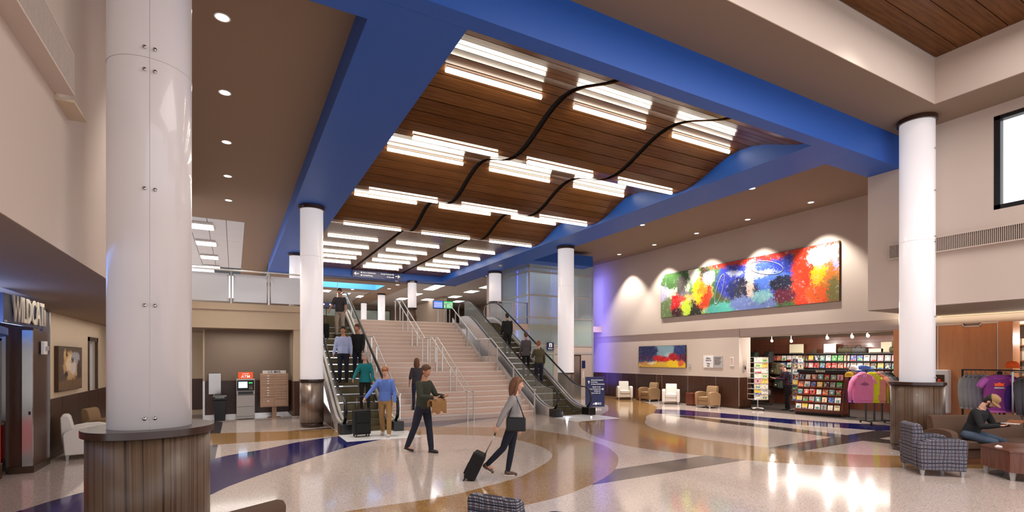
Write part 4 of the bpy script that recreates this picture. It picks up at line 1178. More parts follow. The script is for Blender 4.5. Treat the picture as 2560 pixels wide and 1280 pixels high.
def plate(name, x, y, z, w_, h_, m, label, cat, th=0.02, rot=-PI / 2, k=None):
    t = empty(name, (x, y, z), rot, label, cat)
    MB().box(-w_ / 2, w_ / 2, -th, -0.001, -h_ / 2, h_ / 2).build('plate', M[m], t, bevel=0.002)
    return t
t = plate('notice_board', XW, 14.93, 1.88, 0.52, 0.50, 'white', 'whiteboard notice with handwriting on the right wall', 'notice')
text('Please\nCome In', 0.085, 'handwriting', M['navy'], t, (0, -0.022, 0.1))
text('Take\none', 0.09, 'handwriting', M['navy'], t, (0, -0.022, -0.13))
t = plate('wall_plaque', XW, 14.45, 1.87, 0.46, 0.50, 'grey_enamel', 'silver engraved plaque beside the whiteboard notice', 'plaque')
for i in range(6):
    MB().box(-0.17, 0.17 - 0.03 * (i % 3), -0.024, -0.021, 0.17 - i * 0.055, 0.185 - i * 0.055).build('engraved_line', M['bronze'], t)
plate('thermostat', XW, 15.93, 1.70, 0.10, 0.16, 'grey_enamel', 'small grey thermostat beside the small painting', 'thermostat', 0.03)
t = plate('notice_sheet', XW, 13.78, 1.88, 0.16, 0.36, 'white', 'small framed notice at the corner of the bookshop', 'notice')
for i in range(6):
    MB().box(-0.06, 0.06, -0.023, -0.021, 0.13 - i * 0.05, 0.15 - i * 0.05).build('printed_line', M['orange_wood'], t)
t = empty('wall_switch', (18.0, 13.42, 1.62), 0, 'grey switch box on the bookshop door jamb', 'switch')
MB().box(-0.07, 0.07, -0.03, 0, -0.12, 0.12).build('housing', M['grey_enamel'], t, bevel=0.004)
MB().box(-0.04, 0.04, -0.035, -0.028, -0.05, 0.06).build('cover', M['bronze'], t)
t = empty('wall_switch', (-3.17, 11.87, 1.05), 0, 'small steel switch plate on the dark pier', 'switch')
MB().box(-0.0, 0.07, -0.03, -0.02, -0.09, 0.09).build('plate', M['steel'], t)
MB().box(0.02, 0.05, -0.036, -0.028, -0.03, 0.03).build('key_switch', M['black'], t)
t = empty('fire_strobe', (-3.08, 12.3, 2.2), 0, 'white fire alarm strobe on the pier edge', 'alarm')
MB().box(0, 0.05, -0.09, 0.09, -0.12, 0.12).build('housing', M['white'], t, bevel=0.006)
MB().box(0.05, 0.09, -0.03, 0.03, -0.05, 0.03).build('lamp', M['grey_enamel'], t, bevel=0.01)
# white cabinet on the rust panels
t = empty('extinguisher_cabinet', (XW - 0.02, 6.78, 0.47), 0, 'white wall cabinet with window on the rust wood panels', 'cabinet')
MB().box(-0.19, 0, -0.19, 0.21, 0, 1.22).build('body', M['white'], t, bevel=0.03, seg=3)
MB().box(-0.2, -0.185, -0.10, 0.19, 0.78, 1.08).build('window', M['bronze'], t)
MB().tube([(-0.205, 0.0, 0.80), (-0.205, 0.0, 0.95)], 0.045, 10).build('extinguisher', M['red'], t)

# ------------------------------------------------------------------ signs
t = empty('overhead_sign', (6.90, 28.10, 6.60), 0, 'dark blue overhead direction sign with arrows on the far blue beam', 'sign')
MB().box(-1.32, 1.32, -0.08, 0.03, -0.19, 0.19).build('panel', M['navy'], t)
def arrow(parent, x, y, z, s, ang):
    a = [(0.5, 0), (0.05, 0.42), (0.05, 0.22), (0.24, 0.075), (-0.5, 0.075), (-0.5, -0.075), (0.24, -0.075), (0.05, -0.22), (0.05, -0.42)]
    ca_, sa = math.cos(ang), math.sin(ang)
    q = MB().extr([(x + s * (p[0] * ca_ - p[1] * sa), z + s * (p[0] * sa + p[1] * ca_)) for p in a], 'y', y - 0.004, y)
    return q.build('arrow', M['sign_w'], parent)
arrow(t, -1.12, -0.082, 0.0, 0.26, PI)
arrow(t, 1.14, -0.082, 0.0, 0.26, 0)
text('Airport Administration', 0.10, 'lettering', None, t, (-0.78, -0.084, 0.08), align='LEFT', squeeze=0.75)
text('Arrivals/Waiting', 0.10, 'lettering', None, t, (-0.78, -0.084, -0.07), align='LEFT', squeeze=0.8)
text('Security Checkpoint', 0.10, 'lettering', None, t, (0.82, -0.084, 0.08), align='RIGHT', squeeze=0.75)
text('All Gates', 0.10, 'lettering', None, t, (0.82, -0.084, -0.07), align='RIGHT', squeeze=0.8)
for xx, zz in ((-0.85, 0.08), (-0.85, -0.07), (0.88, 0.08), (0.88, -0.07)):
    MB().box(xx - 0.035, xx + 0.035, -0.085, -0.08, zz - 0.035, zz + 0.035).build('pictogram', M['sign_w'], t)

t = empty('standing_sign', (13.30, 17.05, 0), -math.atan(695 / 1270) * 0.9, 'dark blue freestanding direction sign between escalator and lounge chairs', 'sign')
MB().box(-0.40, 0.40, -0.06, 0.06, 0.0, 1.24).build('panel', M['navy'], t, bevel=0.004)
arrow(t, -0.27, -0.062, 1.02, 0.13, PI / 2)
arrow(t, 0.30, -0.062, 0.73, 0.13, 0)
for i, s_ in enumerate(('Security Checkpoint', 'All Gates', 'Airport Administration')):
    text(s_, 0.062, 'lettering', None, t, (-0.10, -0.063, 1.11 - i * 0.085), align='LEFT', squeeze=0.85)
    MB().box(-0.16, -0.125, -0.065, -0.06, 1.09 - i * 0.085, 1.13 - i * 0.085).build('pictogram', M['sign_w'], t)
for i, s_ in enumerate(('Elevator To:', 'Security Checkpoint', 'All Gates', 'Airport Admin.')):
    text(s_, 0.062, 'lettering', None, t, (0.15, -0.063, 0.82 - i * 0.085), align='RIGHT', squeeze=0.85)
    MB().box(0.175, 0.21, -0.065, -0.06, 0.80 - i * 0.085, 0.84 - i * 0.085).build('pictogram', M['sign_w'], t)
text('SO', 0.13, 'lettering', None, t, (0.18, -0.063, 0.12))
MB().lathe([(0.0, 0), (0.055, 0.0), (0.055, 0.006), (0, 0.006)], seg=24).build('emblem', M['sign_w'], t, loc=(0.03, -0.06, 0.12)).rotation_euler = (PI / 2, 0, 0)
MB().box(-0.11, -0.02, -0.065, -0.061, 0.085, 0.10).box(-0.09, -0.02, -0.065, -0.061, 0.12, 0.135).build('emblem', M['sign_w'], t)
t = empty('elevator_sign', (TX0 + 1.25, TY0 - 0.05, 2.66), 0, 'small blue elevator sign with white pictogram on the glass tower', 'sign')
MB().box(-0.2, 0.2, -0.03, 0.0, -0.22, 0.18).build('panel', M['navy'], t)
MB().box(-0.09, 0.09, -0.036, -0.03, -0.06, 0.14).build('pictogram', M['sign_w'], t)
MB().box(-0.02, 0.02, -0.042, -0.036, -0.05, 0.09).build('pictogram', M['navy'], t)
text('Elevator', 0.085, 'lettering', None, t, (0, -0.034, -0.14))

# flight screens upstairs
t = empty('flight_screens', (10.15, 26.6, 3.75), -0.1, 'pair of lit flight information screens on posts at the top of the stairs', 'screen')
for xx, mm in ((-0.25, 'screen'), (0.32, 'screen_g')):
    h_ = MB().box(xx - 0.28, xx + 0.28, -0.05, 0.05, 1.02, 1.46).build('screen_case', M['black'], t)
    MB().box(xx - 0.26, xx + 0.26, -0.06, -0.05, 1.06, 1.44).build('display', M[mm], h_)
    q = MB()
    for i in range(6):
        q.box(xx - 0.23, xx + 0.23, -0.063, -0.06, 1.10 + i * 0.05, 1.12 + i * 0.05)
    q.build('text_rows', M['sign_w'], h_)
for xx in (-0.25, 0.1, 0.42):
    MB().box(xx - 0.02, xx + 0.02, -0.02, 0.02, 0, 1.05).build('post', M['steel'], t)
t = empty('blue_sign', (4.7, 31.0, 5.15), 0, 'long dark blue sign with small pictograms above the upper lobby, behind the left escalator', 'sign')
MB().box(-0.9, 0.8, -0.05, 0.05, -0.14, 0.14).build('panel', M['navy'], t)
for i in range(4):
    MB().lathe([(0, 0), (0.05, 0), (0.05, 0.01), (0, 0.01)], seg=12).build('pictogram', M['sign_w'], t, loc=(-0.5 + i * 0.35, -0.05, 0)).rotation_euler = (PI / 2, 0, 0)
MB().box(-0.6, -0.57, 0, 0.02, 0.14, 1.3).box(0.6, 0.63, 0, 0.02, 0.14, 1.3).build('hanger', M['steel'], t)

# ------------------------------------------------------------------ wall grilles (linear fin diffusers)
def fins(name, x, y0, y1, z0, z1, side, label, n):
    t = empty(name, (x, y0, z0), 0, label, 'grille')
    L, h_ = y1 - y0, z1 - z0
    d = side * 0.14
    a, b = min(0, d), max(0, d)
    MB().box(min(0, side * .03), max(0, side * .03), 0, L, 0, h_).build('back_plate', M['ceil'], t)
    MB().box(a, b, 0, L, -0.02, 0).box(a, b, 0, L, h_, h_ + 0.015).build('rail', M['wall'], t)
    me = MB().box(min(side * .03, d), max(side * .03, d), -0.004, 0.004, 0, h_).mesh('fin', M['wall'])
    for i in range(n):
        share('fin', me, t, (0, L * (i + 0.5) / n, 0))
    return t
fins('wall_grille', -1.3, 0.6, 5.45, 4.2, 4.5, 1, 'long finned beige wall grille high on the left wall', 160)
t = empty('bracket', (-1.3, 5.48, 4.14), 0, 'plain beige end bracket below the left wall grille', 'bracket')
MB().box(0, 0.13, 0.0, 0.42, 0.0, 0.02).box(0, 0.012, 0, 0.42, 0.02, 0.07).build('plate', M['tan_wall'], t)
fins('wall_grille', 13.8, 1.2, 6.3, 4.38, 4.68, -1, 'long finned beige wall grille high on the right wall, below the window', 160)

# ------------------------------------------------------------------ left storefront: curved blue canopy with letters
t = empty('shop_canopy', (-3.4, 7.5, 0), 0, 'curved blue canopy glowing at its rim over the left shopfront', 'canopy')
def ellp(rx, ry, n=28):
    return [(rx * math.cos(-PI / 2 + PI * i / n), ry * math.sin(-PI / 2 + PI * i / n)) for i in range(n + 1)]
MB().prism([(-0.6, -2.9)] + ellp(0.92, 2.9) + [(-0.6, 2.9)], 2.32, 2.41).build('lower_rim', M['blue'], t)
MB().prism([(-0.6, -2.65)] + ellp(0.66, 2.65) + [(-0.6, 2.65)], 2.412, 2.92).build('light_box', M['glow_blue'] if 'glow_blue' in M else mat('blue_light_box', srgb(120, 165, 250), 0.5, emit=srgb(110, 160, 255), estr=0.9, grain=0), t)
t = empty('letter_sign', (-2.62, 8.93, 2.47), math.radians(91), 'grey letter boards spelling WILDCAT in cream on the blue canopy', 'sign')
MB().box(0, 1.62, 0.0, 0.035, 0.0, 0.39).build('board', M['slate'] if 'slate' in M else mat('slate_board', srgb(70, 74, 98), 0.5, grain=0), t)
lt = text('WILDCAT', 0.50, 'lettering', M['letter'], t, (0.28, -0.02, 0.195), align='LEFT', depth=0.008, squeeze=0.60)
MB().box(1.66, 1.78, -0.0, 0.035, -0.03, 0.34).build('board', bpy.data.materials['slate_board'], t)
text('I', 0.36, 'lettering', M['letter'], t, (1.72, -0.01, 0.16), depth=0.01, squeeze=0.4)
MB().box(0.02, 0.12, -0.006, 0, 0.01, 0.04).build('maker_plate', M['grey_enamel'], t)
for xx in (0.3, 1.4):
    MB().box(xx, xx + 0.03, 0.035, 0.10, 0.08, 0.11).build('bracket', M['steel'], t)
light('AREA', 'canopy_lamp', (-2.72, 9.0, 2.43), 6, (0.45, 0.6, 1), 0.1, 1.6, (PI, 0, 0))
t = empty('shop_counter', (-3.42, 7.0, 0), 0, 'red panelled counter of the left shopfront', 'counter')
MB().box(-0.5, 0.0, 0, 4.55, 0.26, 0.90).build('front_panel', M['red'], t)
MB().box(-0.5, 0.02, 0, 4.55, 0.0, 0.25).build('plinth', M['laminate'], t)
MB().box(-0.52, 0.04, 0, 4.56, 0.90, 0.94).build('worktop', M['bronze'], t)
MB().box(-0.02, 0.022, 0, 4.55, 0.245, 0.262).build('trim_strip', M['steel'], t)
sf = structure(MB().box(-3.46, -3.40, 11.45, 11.52, 0.94, 2.34).box(-3.46, -3.40, 9.6, 9.65, 0.94, 2.34).box(-3.46, -3.4, 7, 11.52, 2.30, 2.34).build('window_4', M['steel']))
MB().box(-3.44, -3.43, 9.65, 11.45, 0.94, 2.3).build('pane', M['glass'], sf)
MB().box(-3.44, -3.43, 7.0, 9.6, 0.94, 2.3).build('pane', M['glass'], sf)
structure(MB().box(-5.2, -5.1, 4, 12.5, 0, 2.93).box(-5.1, -3.85, 11.9, 12.0, 0, 2.93).build('wall_left', M['brown_wall']))

for x, y, z, lab in ((11.2, 21.6, 6.50, 'small white dome camera under the right blue beam, left of the elevator tower'), (8.2, 28.8, 6.50, 'small white dome camera under the far blue beam, right of the overhead sign')):
    t = empty('dome_camera', (x, y, z), 0, lab, 'camera')
    MB().lathe([(0.0, 0.0), (0.09, 0.0), (0.09, -0.04), (0.0, -0.045)][::-1], seg=20).build('housing', M['white'], t)
    MB().ell((0, 0, -0.045), (0.065, 0.065, 0.055), 16, 8).build('dome', M['grey_enamel'], t)
# ------------------------------------------------------------------ bookshop shell
sh = structure(MB().box(21.6, 21.8, 5.0, 17.5, 0, 3.2).box(18.4, 21.6, 17.3, 17.5, 0, 3.2).box(18.4, 21.6, 0.5, 0.6, 0, 3.2).box(21.6, 21.8, 0.5, 5.0, 0, 3.2).build('wall_right', M['shopwall'] if 'shopwall' in M else mat('shop_wall_brown', srgb(96, 74, 58), 0.8, grain=0.05)))
structure(MB().box(18.4, 21.8, 0.5, 17.5, 3.0, 3.1).build('ceiling', mat('shop_ceiling', srgb(150, 112, 78), 0.8, grain=0.03)))
structure(MB().box(17.7, 21.8, 0.5, 17.5, -0.002, 0.005).build('floor', M['carpet']))
# slat wall behind the bags
q = empty('wall_right', (0, 0, 0), kind='structure')
me = MB().box(21.56, 21.6, 9.0, 17.2, 0, 0.115).mesh('slat', M['tablewood'])
for i in range(22):
    share('slat', me, q, (0, 0, 0.15 + i * 0.125))
NTH = ['first', 'second', 'third', 'fourth', 'fifth', 'sixth', 'seventh', 'eighth', 'ninth', 'tenth', 'eleventh', 'twelfth', 'thirteenth', 'fourteenth', 'fifteenth', 'sixteenth', 'seventeenth', 'eighteenth', 'nineteenth', 'twentieth', 'twenty-first', 'twenty-second', 'twenty-third', 'twenty-fourth']
PAL = {'white': (236, 232, 226), 'cream': (232, 216, 178), 'yellow': (240, 200, 40), 'orange': (226, 104, 40), 'red': (200, 40, 36), 'teal': (70, 140, 140), 'blue': (60, 96, 176), 'navy': (36, 44, 84), 'green': (60, 170, 70), 'grey': (150, 152, 154), 'black': (30, 28, 30), 'brown': (120, 78, 52), 'pink': (226, 150, 160)}
def cover(name, c):
    x = N('cover_' + name)
    oi = x.n('ShaderNodeObjectInfo')
    nz = x.n('ShaderNodeTexNoise', Scale=14.0, Detail=3.0)
    add = x.n('ShaderNodeVectorMath', operation='ADD')
    x.l(x.coords(), add.inputs[0])
    sc_ = x.n('ShaderNodeCombineXYZ')
    x.l(x.math('MULTIPLY', oi.outputs['Random'], 50.0), sc_.inputs[0])
    x.l(sc_.outputs[0], add.inputs[1])
    x.l(add.outputs[0], nz.inputs['Vector'])
    f = x.ramp(nz.outputs[0], [(0.50, (0, 0, 0, 1)), (0.60, (1, 1, 1, 1))])
    x.base(x.mix(x.math('MULTIPLY', f, 0.55), srgb(*c), srgb(min(255, 255 - c[0] // 2), min(255, 255 - c[1] // 2), 240 - c[2] // 2)))
    x.b.inputs['Roughness'].default_value = 0.4
    return x.m
COV = {k: cover(k, v) for k, v in PAL.items()}
VAR = [0]
ALT = ['navy', 'red', 'black', 'teal', 'white', 'brown', 'blue', 'orange', 'green', 'cream']
def book_mesh(w_, h_, th, k):
    VAR[0] += 1
    v = VAR[0] % 5
    q = MB().box(-w_ / 2, w_ / 2, 0, th, 0, h_)
    e = -0.0015
    if v == 0:
        q.box(-w_ * .38, w_ * .38, e, 0, h_ * .70, h_ * .84, 1).box(-w_ * .25, w_ * .25, e, 0, h_ * .10, h_ * .15, 1)
    elif v == 1:
        q.box(-w_ * .30, w_ * .32, e, 0, h_ * .18, h_ * .58, 1)
    elif v == 2:
        q.box(-w_ / 2, w_ / 2, e, 0, h_ * .0, h_ * .30, 1).box(-w_ * .3, w_ * .3, e, 0, h_ * .8, h_ * .86, 1)
    elif v == 3:
        q.box(-w_ * .42, w_ * .1, e, 0, h_ * .80, h_ * .90, 1).box(-w_ * .2, w_ * .2, e, 0, h_ * .30, h_ * .66, 1)
    else:
        q.box(-w_ * .1, w_ * .08, e, 0, h_ * .2, h_ * .8, 1)
    a = ALT[(VAR[0] * 3) % len(ALT)]
    return q.mesh('book', [COV[k], COV[a if a != k else 'white']])
BM = {}
KV = [0]
def book(kind, k, loc, rot, label, group, w_=0.15, h_=0.21, th=0.02, cat='book'):
    KV[0] += 1
    key = (kind, k, w_, h_, KV[0] % 3)
    if key not in BM:
        BM[key] = book_mesh(w_, h_, th, k)
    o = bpy.data.objects.new(kind, BM[key])
    COL.objects.link(o)
    o.location, o.rotation_euler = loc, rot
    return tag(o, label, cat, group)

# BOOKS display stand: five slanted tiers, facing the hall
BW = 1.52
bs = empty('book_stand', (18.12, 10.52, 0), -math.radians(80), 'mahogany display stand of slanted book tiers with dark BOOKS header', 'stand')
def bs_w(x, y, z):
    a = -math.radians(80)
    return (18.12 + x * math.cos(a) - y * math.sin(a), 10.52 + x * math.sin(a) + y * math.cos(a), z)
prof_ = [(-0.10, 0.0), (-0.14, 0.22), (0.22, 1.50), (0.45, 1.50), (0.45, 0.0)]
for sx in (-BW / 2, BW / 2 - 0.03):
    MB().extr(prof_, 'x', sx, sx + 0.03).build('side_panel', M['mahogany'], bs)
MB().box(-BW / 2, BW / 2, -0.08, 0.42, 0, 0.10).build('plinth', M['black'], bs)
MB().extr([(-0.12, 0.10), (-0.13, 0.2), (0.24, 1.5), (0.28, 1.5), (0.02, 0.10)], 'x', -BW / 2 + 0.03, BW / 2 - 0.03).build('back_board', M['mahogany'], bs)
MB().box(-BW / 2 - 0.02, BW / 2 + 0.02, 0.10, 0.46, 1.50, 1.60).build('header', M['black'], bs)
text('BOOKS', 0.09, 'lettering', M['letter'], bs, (0.0, 0.096, 1.55))
tiers = [(-0.19, 0.20), (-0.12, 0.46), (-0.045, 0.72), (0.03, 0.98), (0.105, 1.24)]
cols = [['white', 'yellow', 'white', 'white', 'grey', 'white', 'cream'], ['yellow', 'brown', 'grey', 'teal', 'cream', 'blue', 'white'], ['teal', 'red', 'red', 'white', 'orange', 'teal', 'red'], ['orange', 'white', 'blue', 'yellow', 'black', 'grey', 'green'], ['navy', 'white', 'red', 'teal', 'red', 'teal', 'pink']]
tn = ['lowest', 'second lowest', 'middle', 'second highest', 'top']
for ti, (ty, tz) in enumerate(tiers):
    MB().box(-BW / 2 + 0.03, BW / 2 - 0.03, ty - 0.035, ty + 0.09, tz - 0.015, tz).box(-BW / 2 + 0.03, BW / 2 - 0.03, ty - 0.045, ty - 0.035, tz - 0.015, tz + 0.03).build('shelf', M['mahogany'], bs)
    for j, k in enumerate(cols[ti]):
        xx = -BW / 2 + 0.14 + j * 0.205
        w_, h_ = ((0.17, 0.205), (0.18, 0.215), (0.155, 0.20))[(ti + j) % 3]
        book('book', k, bs_w(xx, ty - 0.012, tz + 0.001), (-0.24, 0, -math.radians(80)), f'{k} book, {NTH[j]} from the left on the {tn[ti]} tier of the BOOKS stand', 'books on the BOOKS stand', w_, h_)

# wall shelves of magazines
ws = empty('magazine_shelves', (21.15, 12.0, 0), -PI / 2, 'long dark wall shelves full of magazines at the back of the bookshop', 'shelf')
for z in (0.75, 1.03, 1.31, 1.60, 1.89, 2.20):
    MB().box(-2.5, 2.9, 0.0, 0.38, z - 0.02, z).box(-2.5, 2.9, -0.012, 0.0, z - 0.02, z + 0.03).build('shelf', M['black'], ws)
for xx in (-2.52, -0.9, 0.75, 2.9):
    MB().box(xx, xx + 0.03, 0.0, 0.40, 0, 2.25).build('upright', M['tablewood'], ws)
MB().box(-2.5, 2.9, 0.37, 0.40, 0, 2.25).build('back_board', M['tablewood'], ws)
mk = ['white', 'yellow', 'green', 'grey', 'teal', 'white', 'navy', 'cream', 'pink', 'red', 'white', 'teal', 'blue', 'grey', 'red', 'cream', 'white', 'blue', 'pink', 'orange', 'brown', 'green', 'white', 'red']
rn = {1.31: 'fourth', 1.60: 'third', 1.89: 'second', 2.20: 'top'}
for ri, z in enumerate((1.31, 1.60, 1.89)):
    for j in range(22):
        xx = -2.34 + j * 0.238
        k = mk[(j * 5 + ri * 7) % len(mk)]
        book('magazine', k, (21.15 + 0.05, 12.0 - xx, z + 0.001), (-0.15, 0, -PI / 2), f'{k} magazine, {NTH[j]} from the left on the {["lower", "middle", "upper"][ri]} magazine shelf in the shop', 'magazines on the shop wall', 0.20, 0.25, 0.012, 'magazine')

# card spinners
def spinner(x, y, rz, label, rows, z0, top, colr, word, kset, wide=0.40, rowh=0.21):
    t = empty('card_spinner', (x, y, 0), rz, label, 'display rack')
    MB().cyl((0, 0, 0.08), (0, 0, top), 0.018, 8).build('pole', M[colr], t)
    q = MB()
    for a in range(4):
        c_, s_ = math.cos(a * PI / 2 + .4), math.sin(a * PI / 2 + .4)
        q.tube([(0, 0, 0.09), (0.27 * c_, 0.27 * s_, 0.07)], 0.02, 6)
    q.build('base_cross', M[colr], t)
    for a in range(4):
        c_, s_ = math.cos(a * PI / 2 + .4), math.sin(a * PI / 2 + .4)
        MB().lathe([(0.0, -0.012), (0.03, -0.012), (0.03, 0.012), (0.0, 0.012)], seg=12).build('caster', M['rubber'], t, loc=(0.27 * c_, 0.27 * s_, 0.03)).rotation_euler = (PI / 2, 0, 0)
    h = wide / 2
    q = MB()
    for i in range(rows + 1):
        z = z0 + i * rowh
        q.tube([(-h, -h, z), (h, -h, z), (h, h, z), (-h, h, z)], 0.004, 4, closed=True)
    for xx in (-h, 0, h):
        for yy in (-h, h):
            q.tube([(xx, yy, z0), (xx, yy, z0 + rows * rowh)], 0.004, 4)
    q.build('wire_frame', M[colr], t)
    R_ = Matrix.Rotation(rz, 3, 'Z')
    n = 0
    for face, (ang, fw_) in enumerate(((0, 'front'), (PI / 2, 'right side'))):
        for r_ in range(rows):
            for c_ in range(2):
                k = kset[n % len(kset)]; n += 1
                off = Matrix.Rotation(ang, 3, 'Z') @ Vector((-h / 2 + c_ * h, -h - 0.012, 0))
                p = R_ @ off
                book(word, k, (x + p.x, y + p.y, z0 + r_ * rowh + 0.012), (-0.10, 0, rz + ang), f'{k} {word.replace("_", " ")}, {["left", "right"][c_]} column, {NTH[r_]} row from below, {fw_} of the {label.split(",")[0]}', f'cards on the {label.split(",")[0]}', h * 0.96, rowh * 0.88, 0.008, 'card')
    return t
spinner(17.92, 12.78, -math.radians(28), 'white card spinner, on wheels at the bookshop corner', 8, 0.42, 2.05, 'white', 'greeting_card', ['white', 'cream', 'yellow', 'white', 'cream', 'white', 'pink', 'yellow', 'white', 'cream', 'white'], 0.54, 0.205)
spinner(18.75, 11.72, -math.radians(50), 'postcard tower, beside the BOOKS stand', 8, 0.42, 2.1, 'grey_enamel', 'postcard', ['white', 'grey', 'brown', 'cream', 'navy', 'white', 'yellow', 'grey', 'black', 'orange'], 0.36, 0.20)

# bags hanging on the slat wall
def backpack(x, y, z, rz, m, label, s=1.0):
    t = empty('backpack', (x, y, z), rz, label, 'backpack', 'bags hung on the back wall of the bookshop')
    t.scale = (s, s, s)
    MB().box(-0.17, 0.17, -0.11, 0.09, 0, 0.46).build('body', m, t, bevel=0.06, seg=4)
    MB().box(-0.13, 0.13, -0.17, -0.10, 0.03, 0.24).build('pocket', m, t, bevel=0.03, seg=3)
    MB().tube([(-0.05, 0.03, 0.44), (-0.04, 0.03, 0.52), (0.04, 0.03, 0.52), (0.05, 0.03, 0.44)], 0.010, 6).build('handle', M['black'], t)
    for sx in (-0.09, 0.09):
        MB().tube([(sx, 0.08, 0.42), (sx * 1.2, 0.15, 0.30), (sx * 1.3, 0.13, 0.1), (sx * 1.2, 0.08, 0.04)], 0.014, 6).build('strap', M['black'], t)
    MB().tube([(-0.14, -0.115, 0.27), (-0.12, -0.118, 0.36), (0, -0.12, 0.40), (0.12, -0.118, 0.36), (0.14, -0.115, 0.27)], 0.005, 5).build('zip', M['steel'], t)
    MB().box(-0.04, 0.04, -0.178, -0.168, 0.12, 0.17).build('tag', M['cream_tag'], t)
M['cream_tag'] = mat('cream_tag', srgb(230, 220, 190), 0.6, grain=0)
olive = mat('olive_nylon', srgb(78, 72, 50), 0.8, grain=0.05)
grey_n = mat('grey_nylon', srgb(86, 84, 82), 0.75, grain=0.05)
dk_n = mat('charcoal_nylon', srgb(44, 44, 46), 0.75, grain=0.05)
gr_n = mat('green_nylon', srgb(50, 58, 48), 0.75, grain=0.05)
bags = [(20.9, 15.05, 1.78, gr_n, 'dark green backpack hung highest at the left'), (20.9, 14.35, 1.80, dk_n, 'charcoal backpack hung highest in the middle of the bags'), (20.9, 15.2, 1.12, olive, 'olive backpack in the middle row, left'), (20.8, 14.5, 1.12, grey_n, 'grey backpack in the middle row, behind the shopper'),
        (20.7, 14.9, 0.55, dk_n, 'charcoal backpack in the lowest row of bags'), (20.9, 14.0, 1.3, olive, 'olive backpack right of the shopper head'), (20.9, 13.85, 0.7, gr_n, 'dark green backpack low behind the shopper')]
for x, y, z, m_, lab in bags:
    backpack(x, y, z, -PI / 2 - 0.3, m_, lab, 1.15)
t = empty('duffel_bag', (20.2, 14.2, 0.35), -PI / 2 + 0.6, 'grey duffel bag lying on a low stand under the hanging backpacks', 'bag')
MB().tube([(-0.34, 0, 0.16), (-0.30, 0, 0.16), (0.30, 0, 0.16), (0.34, 0, 0.16)], [0.11, 0.155, 0.155, 0.11], 16).build('body', grey_n, t)
MB().tube([(-0.15, -0.13, 0.2), (-0.12, -0.08, 0.40), (0.12, -0.08, 0.40), (0.15, -0.13, 0.2)], 0.012, 6).build('handle', M['black'], t)
MB().box(-0.14, 0.14, -0.165, -0.14, 0.06, 0.2).build('pocket', dk_n, t, bevel=0.01)
t = empty('low_stand', (20.2, 14.2, 0.005), -PI / 2 + 0.6, 'low black display stand under the duffel bag', 'stand')
MB().box(-0.4, 0.4, -0.2, 0.2, 0.3, 0.34).build('top', M['black'], t)
for a in (-0.36, 0.36):
    for b in (-0.16, 0.16):
        MB().box(a - .02, a + .02, b - .02, b + .02, 0, 0.3).build('leg', M['black'], t)
# goods above the magazine shelves
for i, (yy, w_, h_, m_, nm, lab) in enumerate(((13.35, 0.62, 0.42, 'cream_tag', 'display_board', 'cream display board above the magazine shelves'), (12.6, 0.24, 0.2, 'bronze', 'framed_picture', 'small dark framed picture above the magazine shelves'), (11.95, 0.48, 0.40, 'white', 'display_board', 'white display board above the magazine shelves'), (10.25, 0.5, 0.18, 'cream_tag', 'display_board', 'striped cream board at the right end above the shelves'), (9.9, 0.36, 0.42, 'tan_wall', 'cardboard_box', 'tall tan cardboard box above the shelves near the opening edge'))):
    t = empty(nm, (21.3, yy, 2.21), -PI / 2, lab, 'board' if 'board' in nm and 'card' not in nm else 'picture' if 'pic' in nm else 'box')
    MB().box(-w_ / 2, w_ / 2, 0, 0.03 if nm != 'cardboard_box' else 0.2, 0, h_).build('panel', M[m_], t, bevel=0.004)
    MB().box(-w_ / 2 + 0.03, w_ / 2 - 0.03, -0.006, 0, 0.03, 0.05).build('edge_strip', M['bronze'], t)
for j, (yy, m_, s, lab) in enumerate(((11.35, olive, 0.55, 'camouflage coloured rolled bag above the shelves, left'), (10.85, grey_n, 0.5, 'grey rolled bag above the shelves, right'), (9.55, olive, 0.5, 'olive rolled bag beside the tall tan box'))):
    t = empty('rolled_bag', (21.35, yy, 2.21), 0, lab, 'bag')
    MB().tube([(0, -s / 2, 0.13), (0, -s / 2 + .04, 0.13), (0, s / 2 - .04, 0.13), (0, s / 2, 0.13)], [0.08, 0.125, 0.125, 0.08], 14).build('body', m_, t)
    MB().tube([(-0.10, -s / 4, 0.2), (-0.06, -s / 8, 0.32), (-0.06, s / 8, 0.32), (-0.10, s / 4, 0.2)], 0.012, 6).build('strap', M['black'], t)

# track lights
for i, (x, y, z, lab) in enumerate(((19.4, 13.2, 2.72, 'at the left, small'), (18.9, 12.05, 2.66, 'the brightest one above the BOOKS stand'), (19.0, 10.75, 2.74, 'above the cap tree'), (19.0, 9.9, 2.75, 'above the pink hoodie'), (18.7, 9.25, 2.76, 'at the right end of the opening'), (19.6, 5.9, 2.75, 'behind the right hand opening, upper'), (18.8, 5.15, 2.62, 'behind the right hand opening, lower'))):
    t = empty('track_light', (x, y, z), 0, f'glaring shop track light {lab}', 'light', 'track lights of the bookshop')
    MB().cyl((0, 0, 0.05), (0, 0, 3.0 - z), 0.012, 8).build('stem', M['white'], t)
    MB().tube([(0.06, 0.04, 0.08), (-0.02, -0.02, 0.01)], [0.035, 0.05], 12).build('head', M['white'], t)
    MB().ell((-0.03, -0.03, 0.0), 0.033, 12, 8).build('bulb', M['bulb'], t)
    light('POINT', 'track_lamp', (x - 0.1, y - 0.1, z - 0.08), 34, WARM, 0.035)
t = empty('light_track', (18.8, 11.2, 2.97), 0, 'white light track under the bookshop ceiling', 'track')
MB().box(-0.02, 0.02, -2.6, 2.6, 0, 0.03).build('rail', M['white'], t)
MB().box(-0.04, 0.04, 2.6, 2.66, -0.01, 0.03).build('end_cap', M['white'], t)

